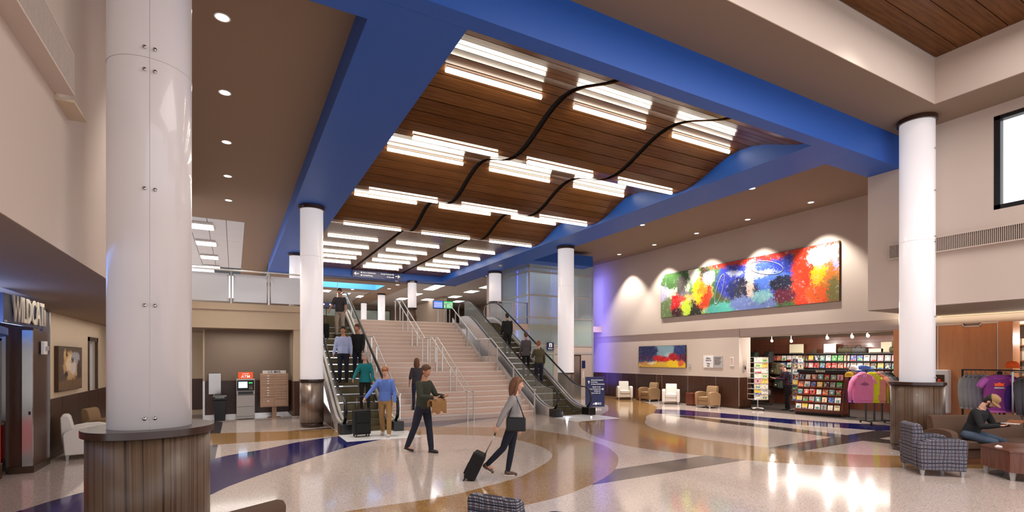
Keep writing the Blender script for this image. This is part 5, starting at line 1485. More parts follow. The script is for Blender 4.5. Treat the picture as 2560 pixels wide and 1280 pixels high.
# ------------------------------------------------------------------ garments
def cloth(name, c, g=0.05):
    return mat(name, srgb(*c), 0.9, grain=g, gscale=8, bump=0.3)
def garment(loc, rz, m, label, group, long_=True, hood=False, w_=0.52, L=0.68, th=0.16, name='hoodie', cat='clothing', m2=None, pr=None):
    """hangs from z=loc[2]; front faces local -y"""
    t = empty(name, loc, rz, label, cat, group)
    m2 = m2 or m
    h = w_ / 2
    L = L * 1.1
    MB().extr([(-h * 0.92, -L), (h * 0.92, -L), (h, -L + 0.08), (h * 0.98, -0.22), (h * 1.0, -0.09), (h * 0.72, -0.02), (h * 0.35, 0.02), (-h * 0.35, 0.02), (-h * 0.72, -0.02), (-h * 1.0, -0.09), (-h * 0.98, -0.22), (-h, -L + 0.08)], 'y', -th / 2, th / 2).build('body', m, t, bevel=0.035, seg=3)
    for sd in (-1, 1):
        if long_:
            pts = [(sd * h * 0.80, 0, -0.09), (sd * (h + 0.06), -0.01, -0.25), (sd * (h + 0.12), -0.02, -0.48), (sd * (h + 0.13), -0.03, -L + 0.02)]
            rr = [(0.085, 0.07), (0.085, 0.07), (0.07, 0.06), (0.05, 0.045)]
        else:
            pts = [(sd * h * 0.80, 0, -0.08), (sd * (h + 0.03), -0.01, -0.15), (sd * (h + 0.10), -0.02, -0.27)]
            rr = [(0.08, 0.07), (0.09, 0.07), (0.075, 0.06)]
        MB().tube(pts, rr, 12).build('sleeve', m2, t)
        if long_:
            MB().tube([pts[-1], (pts[-1][0], pts[-1][1], pts[-1][2] - 0.05)], [(0.045, 0.04), (0.038, 0.034)], 12).build('cuff', m2, t)
    MB().box(-h * 0.9, h * 0.9, -th / 2 + 0.01, th / 2 - 0.01, -L - 0.045, -L + 0.01).build('hem', m2, t, bevel=0.015)
    if hood:
        MB().ell((0, 0.02, 0.0), (0.15, 0.10, 0.075), 16, 8).build('hood', m, t)
        MB().extr([(-0.15, -L + 0.04), (0.15, -L + 0.04), (0.12, -L + 0.22), (-0.12, -L + 0.22)], 'y', -th / 2 - 0.012, -th / 2 + 0.01).build('pocket', m, t, bevel=0.004)
        for sx in (-0.03, 0.03):
            MB().tube([(sx, -0.09, -0.02), (sx * 1.3, -th / 2 - 0.005, -0.20)], 0.004, 5).build('drawstring', M['white'], t)
    MB().tube([(-0.18, 0, -0.03), (0, 0, 0.06), (0.18, 0, -0.03)], 0.006, 5).tube([(0, 0, 0.06), (0, 0, 0.10), (0.02, 0, 0.125), (0, 0, 0.14), (-0.02, 0, 0.125)], 0.004, 5).build('hanger', M['black'], t)
    if pr == 'lines':
        q = MB()
        for i, (a, b) in enumerate(((0.05, 0.02), (0.11, -0.02), (0.13, -0.045), (0.06, -0.075))):
            q.tube([(-a, -th / 2 - 0.006, -0.27 + b), (0, -th / 2 - 0.006, -0.262 + b), (a, -th / 2 - 0.006, -0.275 + b)], 0.006, 5)
        q.build('chest_print', M['navy'], t)
    if pr == 'tee':
        q = MB().extr([(-0.09, -0.24), (0.09, -0.24), (0.08, -0.20), (0.10, -0.17), (0.05, -0.185), (0, -0.15), (-0.05, -0.185), (-0.10, -0.17), (-0.08, -0.20)], 'y', -th / 2 - 0.006, -th / 2 - 0.002)
        q.build('chest_print', M['orange'], t)
        MB().extr([(-0.10, -0.30), (0.10, -0.30), (0.08, -0.265), (-0.08, -0.265)], 'y', -th / 2 - 0.006, -th / 2 - 0.002).build('chest_print', M['white'], t)
        MB().tube([(-0.12, -th / 2 + 0.02, 0.0), (-0.08, -th / 2 - 0.005, -0.06), (0, -th / 2 - 0.01, -0.085), (0.08, -th / 2 - 0.005, -0.06), (0.12, -th / 2 + 0.02, 0.0)], 0.008, 6).build('neckband', m2, t)
    return t
def rack(x0, y0, x1, y1, z, label, m='black'):
    t = empty('garment_rack', (x0, y0, 0.005), math.atan2(y1 - y0, x1 - x0), label, 'clothes rack')
    L = math.hypot(x1 - x0, y1 - y0)
    MB().cyl((0, 0, z), (L, 0, z), 0.016, 8).build('rail', M[m], t)
    for xx in (0.02, L - 0.02):
        MB().box(xx - .018, xx + .018, -.018, .018, 0.08, z).build('upright', M[m], t)
        MB().box(xx - .02, xx + .02, -0.26, 0.26, 0.06, 0.10).build('foot', M[m], t)
        for yy in (-0.24, 0.24):
            MB().lathe([(0, -.012), (0.03, -.012), (0.03, .012), (0, .012)], seg=10).build('caster', M['rubber'], t, loc=(xx, yy, 0.03)).rotation_euler = (PI / 2, 0, 0)
    MB().box(0.02, L - 0.02, -0.02, 0.02, 0.07, 0.10).build('crossbar', M[m], t)
    for xx in (L * 0.35, L * 0.65):
        MB().box(xx - .02, xx + .02, -.02, .02, 0.1, 0.75).build('upright', M[m], t)
    return t
Z0 = 1.66
rack(17.05, 8.5, 17.75, 8.12, Z0, 'black garment rack on wheels with hoodies in front of the bookshop')
hd = 'hoodies on the rack in front of the bookshop'
pts_ = [(16.98, 8.53), (17.24, 8.40), (17.34, 8.34), (17.45, 8.29), (17.55, 8.23), (17.66, 8.17)]
pinks = [((252, 142, 190), 'bright pink hoodie with dark print at the front of the rack', True, 'lines', -math.radians(26), 0.56), ((226, 226, 40), 'bright yellow hoodie behind the pink one', True, None, -math.radians(48), 0.5),
         ((214, 140, 120), 'salmon pink hoodie squeezed behind the yellow one', True, None, -math.radians(72), 0.5), ((126, 124, 128), 'mid grey hoodie on the rack behind the yellow one', True, None, -math.radians(75), 0.5),
         ((70, 70, 74), 'charcoal hoodie between the grey and the black one', True, None, -math.radians(75), 0.5), ((24, 24, 26), 'black hoodie at the right end of the rack by the column', True, None, -math.radians(72), 0.52)]
for (x, y), (c, lab, hood, pr, rz, w_) in zip(pts_, pinks):
    garment((x, y, Z0 - 0.135), rz, cloth('knit_' + lab.split()[1] + lab.split()[0], c), lab, hd, True, hood, w_ * 1.08, 0.76, 0.15 if pr else 0.11, pr=pr)
# right hand rack: grey shirts, lilac tee, charcoal tops
Z1 = 1.72
rack(16.25, 5.85, 16.25, 4.6, Z1, 'black garment rack of shirts behind the seated man')
gs = 'shirts on the rack behind the seated man'
for i in range(5):
    garment((16.25, 5.75 - i * 0.09, Z1 - 0.135), math.radians(2), cloth(f'grey_jersey', (138 - i * 4, 138 - i * 4, 140)), f'mid grey long sleeved shirt, {NTH[i]} from the left on the right hand rack', gs, True, False, 0.5, 0.72, 0.07, name='shirt')
lil = cloth('lilac_jersey', (150, 62, 150)); lil2 = cloth('light_lilac_jersey', (196, 104, 196))
garment((15.82, 5.02, 1.60), -math.radians(50), lil, 'lilac raglan T-shirt with orange print, above the seated man', gs, False, False, 0.50, 0.75, 0.15, name='t_shirt', m2=lil2, pr='tee')
garment((15.98, 4.93, 1.60), -math.radians(50), cloth('purple_jersey', (120, 40, 130)), 'darker purple T-shirt just behind the lilac one', gs, False, False, 0.50, 0.75, 0.09, name='t_shirt')
garment((16.2, 4.90, 1.585), math.radians(4), cloth('violet_jersey', (70, 40, 130)), 'violet shirt beside the charcoal tops', gs, True, False, 0.45, 0.7, 0.07, name='shirt')
for i in range(6):
    garment((15.75 + 0.03 * i, 4.62 - i * 0.10, 1.55), math.radians(12), cloth('charcoal_jersey', (74 + i * 3, 72 + i * 3, 80)), f'charcoal sweatshirt, {NTH[i]} from the left at the right edge', 'charcoal tops at the right edge', True, False, 0.52, 0.74, 0.085, name='sweatshirt')
rack(15.75, 4.75, 15.9, 3.9, 1.69, 'grey metal garment rack of charcoal tops at the right edge', 'steel')
# mannequin neck form for the lilac tee
t = empty('bust_form', (15.88, 5.0, 1.50), 0, 'black neck form holding up the lilac T-shirt', 'mannequin')
MB().lathe([(0.10, 0.0), (0.09, 0.06), (0.055, 0.12), (0.055, 0.2), (0.0, 0.21)], seg=16).build('neck', M['black'], t)
MB().cyl((0, 0, -1.49), (0, 0, 0.0), 0.02, 8).build('pole', M['black'], t)
MB().lathe([(0, -1.495), (0.16, -1.495), (0.15, -1.47), (0, -1.465)], seg=20).build('base', M['black'], t)
# caps
def cap_(x, y, z, rz, m, label, tilt=0.0, group='caps on the cap tree', s=1.0):
    t = empty('cap', (x, y, z), rz, label, 'cap', group)
    t.scale = (s, s, s)
    pr_ = [(0.105, 0.0), (0.108, 0.03), (0.095, 0.08), (0.06, 0.115), (0.0, 0.125)]
    MB().lathe(pr_, seg=20, cap=False).build('crown', m, t)
    q = MB()
    n = 12
    vs, fs = [], []
    for i in range(n + 1):
        a = PI + PI * i / n
        for r0, dz in ((0.10, 0.005), (0.10 + 0.075 * math.sin(PI * i / n), -0.012)):
            vs.append((r0 * math.cos(a), r0 * math.sin(a) * 1.0, dz)); vs.append((r0 * math.cos(a), r0 * math.sin(a), dz + 0.006))
    for i in range(n):
        o_ = i * 4
        fs += [(o_, o_ + 2, o_ + 6, o_ + 4), (o_ + 1, o_ + 5, o_ + 7, o_ + 3), (o_ + 2, o_ + 3, o_ + 7, o_ + 6)]
    q.add(vs, fs, 0, True).build('brim', m, t)
    MB().ell((0, 0, 0.125), 0.008, 8, 6).build('button', m, t)
    return t
t = empty('cap_tree', (18.3, 9.62, 0.005), 0, 'black wire cap tree between the BOOKS stand and the hoodies', 'display rack')
MB().cyl((0, 0, 0.02), (0, 0, 1.75), 0.015, 8).build('pole', M['black'], t)
MB().lathe([(0, 0), (0.22, 0), (0.2, 0.02), (0, 0.02)], seg=20).build('base', M['black'], t)
capc = [((236, 232, 230), 'white and green cap, topmost on the cap tree', 1.60, -1.0), ((140, 110, 84), 'camouflage brown cap below the white one', 1.42, -1.5), ((200, 160, 40), 'mustard yellow cap on the left of the cap tree', 1.38, -2.6), ((110, 28, 40), 'maroon cap in the middle of the cap tree', 1.18, -1.4), ((120, 96, 70), 'khaki cap low on the cap tree', 0.98, -1.8), ((34, 60, 150), 'royal blue cap, lowest on the cap tree', 0.78, -1.3)]
for i, (c, lab, z, a) in enumerate(capc):
    MB().tube([(0, 0, z - 0.0), (0.10 * math.cos(a), 0.10 * math.sin(a), z + 0.03)], 0.005, 5).build('arm', M['black'], t)
    cap_(18.3 + 0.13 * math.cos(a), 9.62 + 0.13 * math.sin(a), z + 0.03, a + PI / 2, cloth('cap_' + lab.split()[0], c), lab, s=1.25)
cap_(16.15, 4.86, 1.80, -0.9, cloth('orange_knit', (232, 92, 30)), 'orange knit cap on top of the right hand rack', group='cap on the rack', s=1.2)
# stuffed toys and trolley near the cap tree: soft blue jersey and low goods
garment((19.05, 9.55, 1.75), -math.radians(40), cloth('denim_jersey', (52, 74, 140)), 'blue sweatshirt displayed behind the cap tree', 'hung shirts deeper in the shop', True, False, 0.5, 0.6, 0.12, name='sweatshirt')
garment((18.75, 9.85, 0.95), -math.radians(40), cloth('royal_jersey', (30, 60, 170)), 'royal blue shirt hung low beside the BOOKS stand', 'hung shirts deeper in the shop', False, False, 0.36, 0.4, 0.12, name='t_shirt')
# second opening at the right: shelves with bright goods
t = empty('display_shelves', (20.2, 4.4, 0.005), -PI / 2, 'brightly lit wooden shelves in the right hand shop opening', 'shelf')
for z in (0.5, 1.0, 1.5, 1.95, 2.4):
    MB().box(-1.6, 1.4, 0, 0.35, z - 0.03, z).build('shelf', M['tablewood'], t)
for xx in (-1.6, -0.1, 1.37):
    MB().box(xx, xx + 0.03, 0, 0.36, 0, 2.6).build('upright', M['tablewood'], t)
MB().box(-1.6, 1.4, 0.36, 0.38, 0, 2.6).build('back_board', M['tan_wall'], t)
for i in range(9):
    for j, z in enumerate((1.5, 1.95)):
        k = mk[(i * 7 + j * 3) % len(mk)]
        book('gift_box', k, (20.3, 5.7 - i * 0.3, z + 0.006), (0, 0, -PI / 2), f'{k} gift box, {NTH[i]} from the left on the {["lower", "upper"][j]} lit shelf', 'gift boxes in the right hand shop', 0.2, 0.24, 0.12, 'box')
# ------------------------------------------------------------------ people
SKIN = {'fair': mat('skin_fair', srgb(214, 164, 140), 0.55, grain=0.02), 'tan': mat('skin_tan', srgb(188, 134, 104), 0.55, grain=0.02)}
EYE = mat('eye_white', srgb(236, 232, 228), 0.3, grain=0)
IRIS = mat('iris_dark', srgb(40, 28, 22), 0.2, grain=0)
LIP = mat('lip', srgb(166, 96, 86), 0.5, grain=0)
def hairm(n, c): return mat('hair_' + n, srgb(*c), 0.6, grain=0.12, gscale=60)
def rx(a):  # rotate about x so that +angle swings a hanging limb forward (towards -y)
    return Matrix.Rotation(a, 3, 'X')
def remesh(o, vox, smooth=3):
    m_ = o.modifiers.new('remesh', 'REMESH')
    m_.mode = 'VOXEL'
    m_.voxel_size = vox
    m_.use_smooth_shade = True
    s_ = o.modifiers.new('smooth', 'SMOOTH')
    s_.factor = 0.6
    s_.iterations = smooth
def loft(q, rings, seg=16):
    """rings: (centre Vector, rx, ry, rotation matrix); closed with fans"""
    vs, fs = [], []
    for c, a, b, Rm in rings:
        for j in range(seg):
            t = 2 * PI * j / seg
            vs.append(c + Rm @ Vector((a * math.cos(t), b * math.sin(t), 0)))
    n = len(rings)
    for i in range(n - 1):
        for j in range(seg):
            j2 = (j + 1) % seg
            fs.append((i * seg + j, i * seg + j2, (i + 1) * seg + j2, (i + 1) * seg + j))
    fs.append(tuple(range(seg - 1, -1, -1)))
    fs.append(tuple((n - 1) * seg + j for j in range(seg)))
    q.add(vs, fs, 0, True)
def limb(q, pts, rad, seg=12):
    """tapered limb with round joints"""
    P, Rr = [], []
    for i in range(len(pts) - 1):
        a, b = Vector(pts[i]), Vector(pts[i + 1])
        ra, rb = rad[i], rad[i + 1]
        for k in range(4):
            u = k / 4
            bulge = 1 + 0.08 * math.sin(PI * u)
            P.append(a.lerp(b, u)); Rr.append((ra + (rb - ra) * u) * bulge)
    P.append(Vector(pts[-1])); Rr.append(rad[-1])
    q.tube(P, Rr, seg)
    for p, r in zip(pts, rad):
        q.ell(p, r, 12, 8)
def hand(q, wrist, d, palm_n, side, curl=0.5, s=1.0):
    """palm and five fingers. d: direction of the hand, palm_n: palm normal, side: +1 when the thumb lies along cross(d, palm_n)"""
    d = d.normalized(); n = palm_n.normalized()
    n = (n - d * n.dot(d)).normalized()
    lat = d.cross(n) * side
    B = Matrix((lat, d, n)).transposed()
    L = 0.095 * s
    q.ell(wrist + d * 0.045 * s, (0.040 * s, 0.052 * s, 0.017 * s), 12, 8, rot=B)
    for i, (off, ln) in enumerate(((0.030, 0.072), (0.010, 0.082), (-0.010, 0.076), (-0.029, 0.058))):
        p = wrist + d * (L * 0.82) + lat * off * s
        a, pts, rr = curl * 0.4, [p], [0.0095 * s]
        for k, f in enumerate((0.45, 0.30, 0.25)):
            dd = (d * math.cos(a) + n * math.sin(a)).normalized()
            p = p + dd * ln * f * s
            pts.append(p); rr.append((0.0092 - 0.0010 * k) * s)
            a += curl
        q.tube(pts, rr, 8)
        q.ell(pts[-1], rr[-1], 8, 6)
        for pp, r_ in zip(pts[1:-1], rr[1:-1]):
            q.ell(pp, r_ * 1.04, 8, 6)
    p = wrist + d * 0.022 * s + lat * 0.030 * s
    pts = [p, p + (lat * 0.75 + d * 0.6 + n * 0.15 * curl).normalized() * 0.038 * s]
    pts.append(pts[-1] + (lat * 0.25 + d * 0.9 + n * 0.6 * curl).normalized() * 0.030 * s)
    pts.append(pts[-1] + (d * 0.9 + n * 0.8 * curl).normalized() * 0.022 * s)
    q.tube(pts, [0.014 * s, 0.012 * s, 0.0105 * s, 0.009 * s], 8)
    q.ell(pts[-1], 0.009 * s, 8, 6)

def person(loc, face, label, H=1.75, skin='fair', female=False, lean=0.0, head_pitch=0.0, head_turn=0.0, legs=((0, 0), (0, 0)), arms=((5, 8, 12), (5, 8, 12)),
           shirt=None, sleeve='long', pants=None, shoes=None, hair=None, hair_style='short', vox=0.011, group=None, sit=False, spread=1.0, beard=None, cap=None, skirt=None, coat=0.0, fat=1.0, curl=0.5):
    """face: (fx, fy) looking direction on the ground. legs: (thigh pitch, knee bend) for the +x and -x leg. arms: (pitch, abduct, elbow)"""
    s = H / 1.75
    th = math.atan2(face[0], -face[1])
    t = empty('person', loc, th, label, 'person', group)
    D = math.radians
    hips, feet, knees, legdirs = [], [], [], []
    for sd, (tp, kb) in zip((1, -1), legs):
        hip = Vector((sd * 0.092 * spread, 0, 0.92))
        out = Matrix.Rotation(-sd * (0.10 if sit else 0.03), 3, 'Y')
        d1 = out @ (rx(-D(tp)) @ Vector((0, 0, -1)))
        d1 = Vector((d1.x, -abs(d1.y) if tp > 0 else abs(d1.y), d1.z))
        kn = hip + d1 * 0.43
        a2 = tp - kb
        d2 = Vector((d1.x * 0.3, -math.sin(D(a2)), -math.cos(D(a2)))).normalized()
        an = kn + d2 * 0.42
        hips.append(hip); knees.append(kn); feet.append(an); legdirs.append(a2)
    low = min(f.z for f in feet) - 0.075
    root = Vector((0, 0, -low))
    if sit:
        root = Vector((0, 0, 0.45 / s + 0.075 - 0.92 + 0.02))
    T = rx(D(lean))                       # +lean bends forwards
    piv = Vector((0, 0, 0.95))
    def up(v):
        v = Vector(v)
        return piv + T @ (v - piv)
    def S(v):
        return (v + root) * s
    W = 0.92 if female else 1.0
    # ---- body: one closed skin
    b = MB()
    rings = [(0.84, .11, .09), (0.92, .16, .115), (1.00, .158 , .115), (1.10, .135 * W, .098), (1.20, .148 * W, .108), (1.32, .168 * W, .118), (1.40, .165 * W, .105), (1.455, .09, .075), (1.49, .055, .058)]
    def torso(q, grow, z0=0.0, z1=9.0, ease=1.0):
        loft(q, [(S(up((0, 0.0, z))), (a + grow) * s * fat, (c + grow) * s * fat, T) for z, a, c in rings if z0 <= z <= z1], 20)
    torso(b, -0.006)
    neck0, neck1 = up((0, 0, 1.45)), up((0, -0.012, 1.56))
    limb(b, [S(neck0), S(neck1)], [0.056 * s, 0.052 * s])
    Hd = T @ Matrix.Rotation(head_turn, 3, 'Z') @ rx(D(head_pitch))
    hc = neck1 + Hd @ Vector((0, -0.015, 0.105))
    def hp(v):
        return S(hc + Hd @ Vector(v))
    b.ell(hp((0, 0.012, 0.02)), (0.073 * s, 0.092 * s, 0.095 * s), 20, 14, rot=Hd)
    b.ell(hp((0, -0.022, -0.045)), (0.056 * s, 0.062 * s, 0.068 * s), 18, 12, rot=Hd)
    b.ell(hp((0, -0.055, -0.088)), (0.028 * s, 0.024 * s, 0.020 * s), 12, 8, rot=Hd)          # chin
    limb(b, [hp((0, -0.078, 0.018)), hp((0, -0.100, -0.020))], [0.010 * s, 0.015 * s])                # nose
    for sx in (-1, 1):
        b.ell(hp((sx * 0.0105, -0.092, -0.024)), 0.010 * s, 8, 6)
        b.ell(hp((sx * 0.076, 0.012, -0.005)), (0.010 * s, 0.020 * s, 0.032 * s), 10, 8, rot=Hd)        # ears
        b.ell(hp((sx * 0.036, -0.066, -0.018)), (0.022 * s, 0.016 * s, 0.018 * s), 10, 8, rot=Hd)       # cheeks
        b.ell(hp((sx * 0.030, -0.074, 0.036)), (0.024 * s, 0.011 * s, 0.008 * s), 10, 8, rot=Hd)        # brows
    arm_pts = []
    for sd, (ap, ab, el) in zip((1, -1), arms):
        sh_ = up((sd * 0.165 * W * fat, 0, 1.405))
        d1 = rx(-D(ap)) @ Vector((0, 0, -1))
        d1 = Vector((sd * math.sin(D(ab)), -math.sin(D(ap)) * math.cos(D(ab)), -math.cos(D(ap)) * math.cos(D(ab)))).normalized()
        e_ = sh_ + d1 * 0.29
        a2 = ap + el
        inw = -0.35 if el > 50 else (0.0 if ab < 30 else 0.5)
        d2 = Vector((sd * (math.sin(D(ab)) * 0.5 + inw * (1 if el > 50 else math.sin(D(ab)))), -math.sin(D(a2)), -math.cos(D(a2)))).normalized()
        w_ = e_ + d2 * 0.25
        arm_pts.append((sh_, e_, w_, d2))
        limb(b, [S(sh_), S(e_), S(w_)], [0.050 * s, 0.040 * s, 0.027 * s])
        pn = Vector((-sd, 0, 0)) if el < 50 else Vector((0, 0, 1)) if ap > 0 else Vector((-sd, 0, 0))
        hand(b, S(w_), d2, pn, sd if el < 50 else sd, curl, s)
    for hip, kn, an, a2 in zip(hips, knees, feet, legdirs):
        limb(b, [S(hip), S(kn), S(an)], [0.082 * s, 0.054 * s, 0.040 * s])
        b.ell(S(an + Vector((0, -0.05, -0.045))), (0.036 * s, 0.10 * s, 0.028 * s), 12, 8)
    body = b.build('body', SKIN[skin], t)
    remesh(body, vox * 0.85)
    # ---- eyes, mouth
    for sx in (-1, 1):
        MB().ell(hp((sx * 0.030, -0.0775, 0.018)), (0.0110 * s, 0.0065 * s, 0.0065 * s), 12, 8, rot=Hd).build('eye', EYE, body)
        MB().ell(hp((sx * 0.030, -0.0830, 0.018)), (0.0052 * s, 0.003 * s, 0.0052 * s), 8, 6, rot=Hd).build('iris', IRIS, body)
    MB().ell(hp((0, -0.083, -0.055)), (0.022 * s, 0.007 * s, 0.0065 * s), 12, 8, rot=Hd).build('mouth', LIP, body)
    # ---- shirt
    q = MB()
    z0 = 0.92 - coat
    torso(q, 0.014, 0.91, 1.456)
    loft(q, [(S(up((0, 0, 0.905))), (0.172 + .01) * s * fat, 0.128 * s * fat, T), (S(up((0, 0, 1.02))), 0.168 * s * fat, 0.126 * s * fat, T), (S(up((0, 0, 1.12))), 0.16 * W * s * fat, 0.122 * s * fat, T)], 20)
    if coat:
        loft(q, [(S(up((0, 0, 0.92 - coat))), 0.20 * s, 0.15 * s, T), (S(up((0, 0, 1.0))), 0.175 * s, 0.135 * s, T)], 20)
    for sd, (sh_, e_, w_, d2) in zip((1, -1), arm_pts):
        if sleeve == 'long':
            limb(q, [S(sh_), S(e_), S(e_.lerp(w_, 0.97))], [0.066 * s, 0.053 * s, 0.039 * s])
        elif sleeve == 'short':
            limb(q, [S(sh_), S(sh_.lerp(e_, 0.75))], [0.068 * s, 0.060 * s])
        else:
            limb(q, [S(sh_), S(e_), S(e_.lerp(w_, 0.2))], [0.064 * s, 0.053 * s, 0.050 * s])
    o = q.build('shirt', shirt, t)
    remesh(o, vox * 1.1, 4)
    # collar
    pc_ = [S(up((0.066 * math.cos(a), 0.064 * math.sin(a) - 0.004, 1.462 - 0.012 * math.sin(-a)))) for a in [2 * PI * i / 20 for i in range(20)]]
    MB().tube(pc_, 0.011 * s, 6, closed=True).build('collar', shirt, o)
    # ---- trousers
    q = MB()
    loft(q, [(S(Vector((0, 0, 0.83))), 0.125 * s * fat, 0.105 * s * fat, Matrix.Identity(3)), (S(Vector((0, 0, 0.92))), 0.172 * s * fat, 0.127 * s * fat, Matrix.Identity(3)), (S(up((0, 0, 1.0))), 0.164 * s * fat, 0.122 * s * fat, T)], 20)
    for hip, kn, an in zip(hips, knees, feet):
        limb(q, [S(hip), S(kn), S(kn.lerp(an, 0.97))], [0.094 * s * (fat * .5 + .5), 0.066 * s, 0.054 * s] if not female else [0.088 * s, 0.059 * s, 0.046 * s])
    remesh(q.build('trousers', pants, t), vox * 1.1, 4)
    # ---- shoes
    for an, kn in zip(feet, knees):
        q = MB()
        c = S(an)
        g = (an.z + root.z) * s - 0.075 * s
        pit = 0.0
        if g > 0.02:
            pit = min(0.9, g * 4)
        Rm = Matrix.Rotation(pit, 3, 'X')
        def f(v):
            return c + Rm @ (Vector(v) * s)
        limb(q, [f((0, 0.025, -0.045)), f((0, -0.06, -0.045)), f((0, -0.15, -0.052))], [0.040 * s, 0.040 * s, 0.030 * s])
        q.ell(f((0, 0.01, -0.015)), (0.046 * s, 0.052 * s, 0.05 * s), 12, 8)
        so = q.build('shoe', shoes, t)
        remesh(so, 0.008)
        MB().add([f(v) for v in [(-0.036, 0.06, -0.075), (0.036, 0.06, -0.075), (0.040, -0.13, -0.075), (-0.040, -0.13, -0.075), (-0.034, 0.055, -0.060), (0.034, 0.055, -0.060), (0.038, -0.14, -0.060), (-0.038, -0.14, -0.060)]], [(0, 3, 2, 1), (4, 5, 6, 7), (0, 1, 5, 4), (1, 2, 6, 5), (2, 3, 7, 6), (3, 0, 4, 7)]).build('sole', M['white'] if shoes is not DARKSHOE else M['black'], so, bevel=0.004)
    # ---- hair
    if hair:
        q = MB()
        if hair_style != 'bald':
            q.ell(hp((0, 0.028, 0.046)), (0.087 * s, 0.100 * s, 0.094 * s), 20, 14, rot=Hd)
            q.ell(hp((0, 0.055, -0.015)), (0.070 * s, 0.062 * s, 0.070 * s), 16, 12, rot=Hd)
            q.ell(hp((0, -0.035, 0.088)), (0.062 * s, 0.045 * s, 0.032 * s), 14, 10, rot=Hd)
        if hair_style == 'long':
            limb(q, [hp((0, 0.055, 0.03)), hp((0, 0.075, -0.08)), hp((0, 0.07, -0.20))], [0.085 * s, 0.082 * s, 0.055 * s])
            for sx in (-1, 1):
                limb(q, [hp((sx * 0.066, 0.0, 0.03)), hp((sx * 0.078, 0.0, -0.08)), hp((sx * 0.075, 0.0, -0.18))], [0.026 * s, 0.028 * s, 0.02 * s])
        elif hair_style == 'bob':
            for sx in (-1, 1):
                limb(q, [hp((sx * 0.062, 0.015, 0.04)), hp((sx * 0.072, 0.02, -0.06))], [0.032 * s, 0.03 * s])
            limb(q, [hp((-0.05, 0.07, 0.0)), hp((0.05, 0.07, 0.0))], [0.045 * s, 0.045 * s])
            limb(q, [hp((-0.04, 0.075, -0.05)), hp((0.04, 0.075, -0.05))], [0.035 * s, 0.035 * s])
        remesh(q.build('hair', hair, t), 0.008, 3)
    if beard:
        q = MB()
        q.ell(hp((0, -0.035, -0.078)), (0.052 * s, 0.052 * s, 0.036 * s), 16, 10, rot=Hd)
        q.tube([hp((-0.028, -0.084, -0.046)), hp((0, -0.092, -0.040)), hp((0.028, -0.084, -0.046))], [0.005 * s, 0.008 * s, 0.005 * s], 8)
        for sx in (-1, 1):
            limb(q, [hp((sx * 0.060, -0.012, -0.01)), hp((sx * 0.050, -0.035, -0.065))], [0.012 * s, 0.018 * s])
        remesh(q.build('beard', beard, t), 0.007, 2)
    if cap:
        q = MB()
        pr_ = [(0.096, 0.0), (0.100, 0.03), (0.090, 0.075), (0.055, 0.105), (0.0, 0.112)]
        vs, fs = [], []
        o = q.lathe(pr_, seg=24, cap=False)
        q.v = [tuple(hp((p[0] * 0.86, p[1] * 1.0 + 0.010, p[2] + 0.045))) for p in q.v]
        cm = q.build('cap_crown', cap, t)
        q = MB()
        n = 12
        for i in range(n + 1):
            a = PI + PI * i / n
            for r0, dz in ((0.088, 0.047), (0.088 + 0.078 * math.sin(PI * i / n), 0.030)):
                for e in (0, 0.006):
                    vs.append(hp((r0 * math.cos(a) * 0.9, r0 * math.sin(a) * 1.02, dz + e)))
        for i in range(n):
            k = i * 4
            fs += [(k, k + 2, k + 6, k + 4), (k + 1, k + 5, k + 7, k + 3), (k + 2, k + 3, k + 7, k + 6)]
        q.add(vs, fs, 0, True).build('cap_brim', cap, cm)
    return t, S, up, arm_pts, hp

def fab(n, c, g=0.06):
    return mat('cloth_' + n, srgb(*c), 0.9, grain=g, gscale=9, bump=0.25)
DARKSHOE = mat('dark_shoe', srgb(34, 30, 30), 0.5, grain=0.02)
BRSHOE = mat('brown_shoe', srgb(96, 72, 58), 0.55, grain=0.03)
LTSHOE = mat('light_shoe', srgb(180, 172, 168), 0.5, grain=0.03)
jeans = fab('jeans', (44, 52, 76)); dkj = fab('dark_jeans', (28, 32, 48)); blk = fab('black', (26, 26, 28)); khaki = fab('khaki', (160, 124, 78)); grey_t = fab('grey', (150, 146, 146)); olivej = fab('olive', (52, 56, 44))
RT = (math.cos(math.atan(695 / 1270)), -math.sin(math.atan(695 / 1270)))
FW = (math.sin(math.atan(695 / 1270)), math.cos(math.atan(695 / 1270)))
def dirv(r, f):
    return (RT[0] * r + FW[0] * f, RT[1] * r + FW[1] * f)
GP = 'people in the hall'
brown_h = hairm('brown', (92, 62, 42)); dark_h = hairm('dark', (38, 28, 24)); grey_h = hairm('grey', (176, 170, 166)); gin_h = hairm('ginger', (150, 88, 52)); long_h = hairm('auburn', (116, 76, 52))

# woman walking right, towing a case
P = person((4.15, 7.55, 0), dirv(0.98, -0.2), 'person in grey top and brown ankle boots, walking right and towing a case', 1.66, 'fair', True, 4, 8, 0, ((-6, 4), (-22, 22)), ((-6, 8, 18), (-32, 14, 8)),
           grey_t, 'long', dkj, BRSHOE, long_h, 'long', 0.010, GP)
for o in [c for c in P[0].children if c.name.startswith('shoe')]:
    o['label'] = 'brown suede ankle boot'
